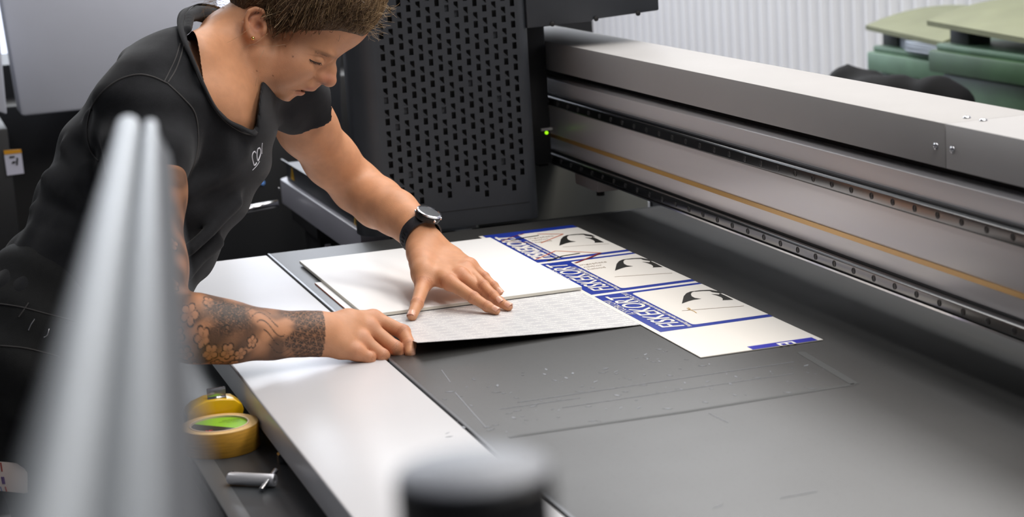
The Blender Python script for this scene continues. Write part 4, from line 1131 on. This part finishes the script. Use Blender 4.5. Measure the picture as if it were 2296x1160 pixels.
fold([(420, 620, 2.97), (450, 580, 3.0), (490, 545, 3.03)], .008)
fold([(445, 190, 2.955), (430, 260, 2.93), (425, 350, 2.93)], .008)
fold([(60, 560, 2.97), (120, 600, 2.93), (200, 620, 2.92)], .008)
VS, QS = region(shirt, pw(2.85, (-80, 0), (740, 720))+pw(3.38, (-80, 0), (740, 720)), .0, .0036)
tee, VS = mesh_vq('t_shirt', VS, QS, fabric, person, None, 1); tee['label'] = 'faded black V-neck T-shirt'
# collar band, standing off the nape
collar = [(413, 72, 2.985), (424, 105, 2.965), (440, 142, 2.955), (460, 190, 2.965), (484, 238, 2.985), (510, 266, 3.01), (540, 281, 3.035), (569, 291, 3.06),
          (577, 250, 3.09), (583, 205, 3.13), (588, 150, 3.17), (570, 90, 3.19), (535, 45, 3.20), (500, 20, 3.19), (470, 10, 3.16), (444, 9, 3.12), (422, 22, 3.06), (412, 45, 3.01)]
from mathutils.bvhtree import BVHTree
bvS = BVHTree.FromPolygons([tuple(v) for v in VS], QS.tolist())
def onto(bv, x, y):
    """first point of a built surface along the line of sight of the pixel it was measured at"""
    v = ray(x, y); v = v/np.linalg.norm(v); h = bv.ray_cast(Vector(CP), Vector(v)); return None if h[0] is None else (np.array(h[0]), np.array(h[1]))
CPt = []
for i, c in enumerate(collar):
    if i < 8:
        h = onto(bvS, c[0]-5, c[1]+5); dd = dep(h[0]) if h is not None else c[2]
        CPt.append(W(c[0], c[1], dd))
    else: CPt.append(W(*c))
def catmull(pts, n=6, closed=True):
    out = []; m_ = len(pts)
    for i in range(m_ if closed else m_-1):
        if closed: p0, p1, p2, p3 = pts[i-1], pts[i], pts[(i+1) % m_], pts[(i+2) % m_]
        else: p0, p1, p2, p3 = pts[max(i-1, 0)], pts[i], pts[i+1], pts[min(i+2, m_-1)]
        for k in range(n):
            t = k/n; out.append(.5*((2*p1)+(-p0+p2)*t+(2*p0-5*p1+4*p2-p3)*t*t+(-p0+3*p1-3*p2+p3)*t**3))
    if not closed: out.append(pts[-1])
    return out
cc_ = catmull(CPt); cen = sum(CPt)/len(CPt)
mb = MB(); n = len(cc_); ringw = .0105
nax = W(560, 40, 3.1)-W(480, 190, 3.08); nax /= np.linalg.norm(nax)
V = []
for i, p in enumerate(cc_):
    out = p-cen; out -= nax*(out@nax); out /= np.linalg.norm(out)
    down_ = -nax*.6+out*.8; down_ /= np.linalg.norm(down_)
    # closed flat loop section: inner top, outer top, outer bottom, inner bottom
    V += [p-out*.0006, p+out*.0008+nax*.0004, p+down_*ringw+out*.0009, p+down_*ringw-out*.0010]
Fc = [(4*i+a, 4*i+(a+1) % 4, 4*((i+1) % n)+(a+1) % 4, 4*((i+1) % n)+a) for i in range(n) for a in range(4)]
mb.add(V, Fc); mb.build('collar_band', fabric, tee, smooth=True)

def seam_line(name, pts, r, m, parent, bv, lift=.0004):
    P = []; PP = catmull([np.array(p, float) for p in pts], 8, False)
    for p in PP:
        h = onto(bv, p[0], p[1])
        if h is not None:
            nn = h[1]; nn = nn if nn@ray(*p) < 0 else -nn
            P.append(h[0]+nn*lift)
    if len(P) > 2: return MB().tube(P, r, 6).build(name, m, parent, smooth=True)
seamm = mat('seam_thread', (62, 60, 60), .8)
seam_line('shoulder_seam', [(413, 100), (404, 130), (392, 160), (376, 186)], .0012, seamm, tee, bvS)
seam_line('shoulder_seam', [(404, 98), (394, 130), (381, 158), (368, 184)], .0010, seamm, tee, bvS)
seam_line('armhole_seam', [(376, 188), (340, 172), (305, 168), (262, 182), (222, 215), (201, 255), (196, 300), (205, 340), (222, 362)], .0014, seamm, tee, bvS)
seam_line('armhole_seam', [(376, 188), (410, 220), (436, 252), (444, 300), (440, 350), (425, 390)], .0012, seamm, tee, bvS)
seam_line('neck_seam', [(425, 130), (445, 175), (470, 228), (500, 268), (540, 296), (566, 303)], .0009, seamm, tee, bvS)
# white chest logo, thin strokes lying on the cloth
logo_m = mat('logo_white', (210, 210, 218), .6)
def stroke(pts, r=.0011):
    P = []
    for p in catmull([np.array(p, float) for p in pts], 5, False):
        h = onto(bvS, p[0], p[1])
        if h is not None: P.append(h[0]-ray(*p)/3*.001)
    if len(P) > 2: MB().tube(P, r, 6).build('chest_logo', logo_m, tee)
stroke([(573, 343), (571, 340), (567, 343), (565, 352), (568, 366), (570, 371), (573, 369), (575, 365)])
stroke([(582, 332), (578, 334), (576, 343), (576, 353), (578, 361), (581, 355), (584, 345), (584, 337), (582, 332)])
stroke([(588, 321), (587, 330), (587, 345)], .0008)
stroke([(566, 382), (572, 376), (577, 370), (582, 362)], .0005)

# ---- trousers
twill = mat('black_twill', (24, 25, 26), .75, 0, .15, 80, .5, 1200, spec=.25)
def trousers(P):
    d = E_(P, 150, 665, 3.035, 140, 170, .140, -60)
    d = smin(d, E_(P, 110, 800, 3.02, 205, 185, .165, -80), .06)
    for a in (W(110, 860, 2.94), W(140, 860, 3.12)):
        knee = np.array([a[0]+.035, a[1], .50]); foot = np.array([a[0]-.01, a[1], .09])
        d = smin(d, chain(P, [(a, .108), (knee, .078), (foot, .066)], .04), .05)
    w1 = np.sin((P@np.array([30., 18., 85.]))+2.2*np.sin(P@np.array([14., 9., -21.])))
    d = d-.0028*w1
    d = smax(d, np.where(P[:, 2] < .97, P[:, 0]-.2965, -1.), .01)
    return np.maximum(d, .085-P[:, 2])
ho = np.array(hipc)
VT, QT = polygonise(trousers, ho-np.array([.32, .36, ho[2]-.05]), ho+np.array([.24, .36, .16]), .007)
tro, VT = mesh_vq('trousers', VT, QT, twill, person, None, 1)
bvT = BVHTree.FromPolygons([tuple(v) for v in VT], QT.tolist())
seam_line('pocket_seam', [(0, 682), (50, 690), (110, 706), (170, 722)], .0012, seamm, tro, bvT)
seam_line('pocket_seam', [(0, 776), (60, 782), (130, 800)], .0012, seamm, tro, bvT)
seam_line('belt_loop_edge', [(64, 680), (52, 698), (42, 712)], .0010, seamm, tro, bvT)
seam_line('tool_ring', [(78, 716), (70, 728), (64, 742)], .0010, M['steel'], tro, bvT)
seam_line('tool_ring', [(98, 758), (106, 752), (110, 738)], .0010, M['steel'], tro, bvT)
for dx_, s in ((0, 1), (.18, -1)):
    a = (W(110, 860, 2.94), W(140, 860, 3.12))[0 if s == 1 else 1]
    MB().prism([(a[0]-.10, a[1]-.045, .0), (a[0]+.10, a[1]-.045, .0), (a[0]+.16, a[1]-.02, .0), (a[0]+.16, a[1]+.02, .0), (a[0]+.10, a[1]+.045, .0), (a[0]-.10, a[1]+.045, .0)], (0, 0, .085)).build('shoe', M['black'], person, bevel=.02, bseg=3)

# phone sticking out of the thigh pocket
h = onto(bvT, 30, 1070); dph = dep(h[0])-.012 if h is not None else 2.86
ph = [W(-40, 1034, dph), W(56, 1040, dph), W(62, 1048, dph), W(60, 1106, dph), W(52, 1107, dph), W(-40, 1098, dph)]
pho = MB().prism(ph, R[2]*.008).build('phone', mat('phone_white', (206, 192, 186), .4), bevel=.0012)
tag(pho, 'white phone case with small coloured marks in the trouser pocket', 'phone')
for (a, b, cc2) in (((0, 1038), (6, 1058), (150, 60, 50)), ((2, 1070), (12, 1086), (80, 50, 110)), ((0, 1092), (5, 1102), (90, 110, 150)), ((10, 1092), (16, 1103), (150, 90, 80))):
    q = [W(x, y, dph-.0006) for x, y in ((a[0], a[1]), (b[0]-3, a[1]), (b[0], b[1]), (a[0]+3, b[1]))]
    MB().prism(q, R[2]*.0008).build('case_mark', mat('case_mark_%d' % cc2[0], cc2, .5), pho)

# ---- hair
hm = mat('hair_cap', (78, 61, 44), .6, 0, .15, 60, .2, 400)
hxp = np.array([480, 508, 530, 548, 562, 596, 606, 622, 640, 656, 700, 760, 798, 812, 832, 870, 900.])
hyp = np.array([-8, -4, 22, 24, 8, 16, 52, 82, 84, 74, 67, 67, 76, 82, 68, 40, 20.])
def hairthick(P):
    x, y, _ = proj(P); hl = np.interp(x, hxp, hyp); return np.clip((hl-y)/70, -1, 1)
def hair(P):
    t = hairthick(P); d = smin(skull(P), E_(P, 728, -42, HD, 116, 116, .070, 0), .03)
    nk = smin(d, chain(P, [hp(585, 40, 0, 70), hp(555, 90, 0, 72)]), .03)
    x, y, _ = proj(P)
    dd_ = np.where(x < 600, nk, d)
    st = .0012*np.sin(P@np.array([160., 900., 120.])+3*np.sin(P@np.array([40, 60, 50.])))*np.clip(t*3, 0, 1)
    return dd_-np.where(t > 0, .0008+.013*np.maximum(t, 0), .0002+.035*t)-st
VH, QH = region(hair, pw(2.98, (470, -190), (900, 110))+pw(3.22, (470, -190), (900, 110)), .0, .0028)
cap, VH = mesh_vq('hair', VH, QH, hm, person, None, 1)
cap['label'] = 'dark blond hair pulled back'
strand_cols = [mat('hair_strand_dark', (92, 70, 49), .45), mat('hair_strand_mid', (126, 99, 71), .4), mat('hair_strand_light', (168, 140, 104), .38)]
def grad(fn, P, e=.0008):
    return np.stack([fn(P+np.eye(3)[k]*e)-fn(P-np.eye(3)[k]*e) for k in range(3)], 1)/(2*e)
NS = 4200
cand = VH[rng.integers(0, len(VH), 26000)]; cxp, cyp, cdp = proj(cand)
ok = (cdp < HD+.03) & (hairthick(cand) > -.012) & (cyp > -150)
cand = cand[ok][:NS]
# roots planted along the hairline itself
rx = rng.uniform(598, 838, 1500); ry = np.interp(rx, hxp, hyp)-rng.uniform(-2.5, 9, 1500)
bvH = BVHTree.FromPolygons([tuple(v) for v in VH], QH.tolist())
root_ = [onto(bvH, x, y-1.5) for x, y in zip(rx, ry)]
root_ = np.array([h[0] for h in root_ if h is not None])
cand = np.concatenate([cand, root_]); NS = len(cand)
bun = W(800, -260, HD)
seglen = rng.uniform(.008, .0125, NS); lift = rng.uniform(.0001, .0016, NS)
P = cand.copy(); tracks = [P.copy()]
wob = rng.normal(0, .05, (NS, 3))
for s in range(11):
    g = grad(hair, P); g /= np.linalg.norm(g, axis=1)[:, None]+1e-9
    t = bun-P; t /= np.linalg.norm(t, axis=1)[:, None]
    # strands first rise from the hairline, then bend back
    t = t*1.1+wob; t -= g*(t*g).sum(1)[:, None]; t /= np.linalg.norm(t, axis=1)[:, None]+1e-9
    P = P+t*seglen[:, None]; d_ = hair(P); g = grad(hair, P); P = P-g*(d_-lift)[:, None]
    tracks.append(P.copy())
TR = np.stack(tracks, 1)
def strands(name, TR_, m, r0, parent):
    n_, k_, _ = TR_.shape
    t = np.gradient(TR_, axis=1); t /= np.linalg.norm(t, axis=2)[..., None]+1e-9
    a = np.cross(t, R[2]); a /= np.linalg.norm(a, axis=2)[..., None]+1e-9; b = np.cross(t, a)
    rr = r0*np.linspace(1, .6, k_)[None, :, None]
    V = np.stack([TR_+rr*(math.cos(2*PI*j/3)*a+math.sin(2*PI*j/3)*b) for j in range(3)], 2).reshape(-1, 3)
    ii = np.arange(n_)[:, None, None]*k_*3+np.arange(k_-1)[None, :, None]*3; j0 = np.arange(3)[None, None]; j1 = (j0+1) % 3
    Q = np.stack([ii+j0, ii+j1, ii+3+j1, ii+3+j0], -1).reshape(-1, 4)
    return mesh_vq(name, V, Q, m, parent, None, 0)[0]
pick = rng.choice(3, NS, p=[.30, .44, .26]); rgt = (proj(cand)[0] > 790) & (rng.random(NS) < .5); pick[rgt] = 2
for k in range(3):
    if (pick == k).any():
        o = strands('hair_strands', TR[pick == k], strand_cols[k], (.00048, .00044, .00038)[k], cap); o['kind'] = 'stuff'
# loose fly-away hairs
def fly(pl, m=2, r=.00022):
    out = []
    for pts in pl:
        c_ = catmull([W(*p) for p in pts], 6, False); c_ = np.array(c_); idx_ = np.linspace(0, len(c_)-1, 14); out.append(np.stack([np.interp(idx_, np.arange(len(c_)), c_[:, k]) for k in range(3)], 1))
    o = strands('loose_hairs', np.array(out), strand_cols[m], r, cap); o['kind'] = 'stuff'
fl = [[(592, 112, 3.02), (580, 140, 3.01), (579, 190, 3.02), (580, 230, 3.03), (588, 262, 3.05)],
      [(575, 176, 3.03), (572, 215, 3.04), (573, 255, 3.05), (570, 290, 3.055)],
      [(600, 75, 3.02), (575, 95, 3.0), (540, 110, 2.99)], [(562, 62, 3.01), (530, 85, 3.0), (500, 100, 3.01)], [(640, 100, 3.02), (600, 104, 3.01), (560, 100, 3.0)],
      [(636, -6, 3.0), (610, 20, 3.0), (596, 40, 3.0)], [(575, 185, 3.04), (568, 205, 3.04), (560, 220, 3.04)]]
for i in range(46):
    x0 = rng.uniform(822, 868); y0 = 95-(x0-815)*1.5+rng.normal(0, 4); a = rng.uniform(-.3, 1.5); L_ = rng.uniform(10, 34)
    d0 = 3.10+rng.uniform(-.04, .04); b_ = a+rng.uniform(-1.4, .6)
    p0 = (x0-12, y0-8, d0); p1 = (x0+3, y0-2, d0); p2 = (p1[0]+math.cos(a)*L_*.5, p1[1]+math.sin(a)*L_*.5-4, d0); p3 = (p2[0]+math.cos(b_)*L_*.6, p2[1]+math.sin(b_)*L_*.5, d0)
    fl.append([p0, p1, p2, p3])
for i in range(44):
    x0 = rng.uniform(486, 515); y0 = rng.uniform(-8, 40); L_ = rng.uniform(30, 75); a = PI+rng.uniform(-1.1, .5)
    d0 = 3.10+rng.uniform(-.03, .05); b_ = a+rng.uniform(-1.2, 1.2)
    p0 = (x0+10, y0, d0); p1 = (x0, y0, d0); p2 = (x0+math.cos(a)*L_*.5, y0-math.sin(a)*L_*.3-3, d0); p3 = (p2[0]+math.cos(b_)*L_*.5, p2[1]+abs(math.sin(b_))*L_*.4, d0)
    fl.append([p0, p1, p2, p3])
fly(fl)
# eyelashes and brow hairs
bvB = BVHTree.FromPolygons([tuple(v) for v in Vb[:nH]], Qs[0].tolist())
def hairlet(x0, y0, dx, dy, n=3, lift=.0006):
    h0 = onto(bvB, x0, y0)
    if h0 is None: return None
    p0 = h0[0]; d0 = dep(p0); return [p0, W(x0+dx*.5, y0+dy*.6, d0-lift*2), W(x0+dx, y0+dy, d0-lift*4)]
lash = []
for i in range(26):
    u = i/25; x = 694+u*26; y = 133.5+8.5*math.sin(u*PI*.55)+rng.normal(0, .3)
    q = hairlet(x, y, rng.uniform(1.5, 5)-1, rng.uniform(3.5, 7.0))
    if q: lash.append(np.array(q))
if lash: strands('eyelashes', np.array(lash), mat('lash_dark', (40, 28, 22), .5), .00034, body)
brow = []
for i in range(120):
    u = rng.random(); x = 706+u*44; y = 117.5+u*13+rng.normal(0, 1.5)
    q = hairlet(x, y, rng.uniform(-8, -4), rng.uniform(-4, -1), lift=.0003)
    if q: brow.append(np.array(q))
if brow: strands('eyebrow', np.array(brow), mat('brow_hair', (116, 84, 60), .5), .00022, body)
lp = [onto(bvB, 694+u*26, 133.2+8.5*math.sin(u*PI*.55)) for u in np.linspace(0, 1, 12)]
lp = [h[0]-ray(700, 140)*.0002 for h in lp if h is not None]
if len(lp) > 2: MB().tube(lp, .0007, 6).build('lash_line', mat('lash_dark', (40, 28, 22), .5), body)
# gold ear stud
h = onto(bvB, 567, 86); ep = h[0] if h is not None else W(567, 86, 3.02)
bm = bmesh.new(); bmesh.ops.create_icosphere(bm, subdivisions=3, radius=.0031); me = bpy.data.meshes.new('ear_stud'); bm.to_mesh(me); bm.free()
me.polygons.foreach_set('use_smooth', [True]*len(me.polygons)); me.materials.append(mat('gold', (235, 196, 120), .15, 1))
me.transform(Matrix.Translation(Vector(ep-ray(567, 86)*.0008)-person.location)); o = bpy.data.objects.new('ear_stud', me); COL.objects.link(o); o.parent = person; o['label'] = 'round gold ear stud'

# ---- wrist watch on the far arm
wa, wb_ = armL_f[2][0], armL_f[4][0]; wax = (wb_-wa)/np.linalg.norm(wb_-wa)
wc = W(943, 529, 3.292)
fc = W(967, 502, 3.292)                      # centre of the dial
nrm = .50*R[0]-.72*R[1]-.62*R[2]; nrm -= wax*(nrm@wax); nrm /= np.linalg.norm(nrm); side = np.cross(wax, nrm)
wt = root('wrist_watch', tuple(map(float, wc)), 'black sports watch with a silver bezel on the woman\'s far wrist', 'watch')
rs = .0325
mb = MB(); n = 56; V = []
for i in range(n):
    a = 2*PI*i/n; dr = math.cos(a)*nrm*(rs)+math.sin(a)*side*(rs-.001); u = dr/np.linalg.norm(dr)
    hw = .0105+.0015*max(0, math.cos(a))
    for o_, s_ in ((0, -1), (0, 1), (.0026, 1), (.0026, -1)): V.append(wc+dr+u*o_+wax*hw*s_)
Fc = [(4*i+a, 4*i+(a+1) % 4, 4*((i+1) % n)+(a+1) % 4, 4*((i+1) % n)+a) for i in range(n) for a in range(4)]
mb.add(V, Fc).build('strap', mat('strap_rubber', (26, 28, 34), .5), wt, smooth=True, autosm=True)
for i in range(6):
    a = math.radians(78+i*11); 
    for sg_ in (1, -1):
        dr = math.cos(a)*nrm+sg_*math.sin(a)*side; c_ = wc+dr*(rs+.0027); tgt = np.cross(wax, dr)
        mb = MB(); q = [c_+wax*x+tgt*y for x, y in ((-.005, -.0012), (.005, -.0012), (.005, .0012), (-.005, .0012))]
        mb.prism(q, dr*.0003).build('strap_slot', M['black'], wt)
fb = wc+nrm*(rs+.001)
MB().lathe([(.0205, 0), (.0215, .003), (.0215, .009), (.0205, .0105)], fb, axis=nrm, seg=48).build('case', M['darker'], wt, smooth=True, autosm=True)
MB().lathe([(.0208, .0098), (.0216, .0105), (.0212, .0128), (.0186, .0135), (.0180, .0120)], fb, axis=nrm, seg=48, closed=True).build('bezel', M['steel'], wt, smooth=True, autosm=True)
MB().lathe([(.0185, .0112), (.0185, .0124), (.0001, .0126)], fb, axis=nrm, seg=48).build('dial_glass', mat('dial_glass', (22, 27, 38), .35, spec=.35), wt, smooth=True, autosm=True)
for deg in (-60, 0, 120, 180, 240):
    a = math.radians(deg); dr = math.cos(a)*wax+math.sin(a)*side
    MB().lathe([(.0024, 0), (.0026, .001), (.0022, .0022), (.0001, .0024)], fb+nrm*.0065+dr*.0212, axis=dr, seg=14).build('button', M['steel'], wt, smooth=True, autosm=True)
MB().box((-.012, -.002, -.0), (.012, .002, .003)).build('buckle', M['steel'], wt) if False else None
bk = wc-nrm*(rs+.002)-side*.004
MB().prism([bk+wax*x+side*y for x, y in ((-.0125, -.006), (.0125, -.006), (.0125, .006), (-.0125, .006))], -nrm*.0022).build('buckle', M['steel'], wt, bevel=.0006)

# ============================================================ BLACK COVER HEAP BEHIND THE BEAM
def heap(P):
    d = None
    for (x, y, dpt, r) in ((1895, 196, 5.15, .060), (1950, 222, 5.1, .075), (2010, 236, 5.0, .075), (2090, 240, 4.9, .070), (2125, 250, 4.85, .06), (1990, 330, 5.0, .14), (1920, 300, 5.1, .10)):
        e = np.linalg.norm(P-W(x, y, dpt), axis=1)-r; d = e if d is None else smin(d, e, .06)
    c = W(1985, 330, 5.03)
    d = smin(d, chain(P, [(c, .16), (np.array([c[0], c[1], .18]), .20)]), .05)
    d = d-.007*np.sin(P@np.array([22., 17, 12]))-.003*np.sin(P@np.array([-40., 45, 30]))
    return np.maximum(d, .002-P[:, 2])
c = W(1985, 230, 5.03)
VB, QB = polygonise(heap, c-np.array([.45, .45, c[2]+.02]), c+np.array([.45, .45, .25]), .016)
hb, _ = mesh_vq('black_bag', VB, QB, M['black'], None, None, 2)
hb.data.materials[0] = mat('bag_black', (8, 8, 9), .75, spec=.15)
tag(hb, 'crumpled black bag heap standing in front of the green bins', 'bag')
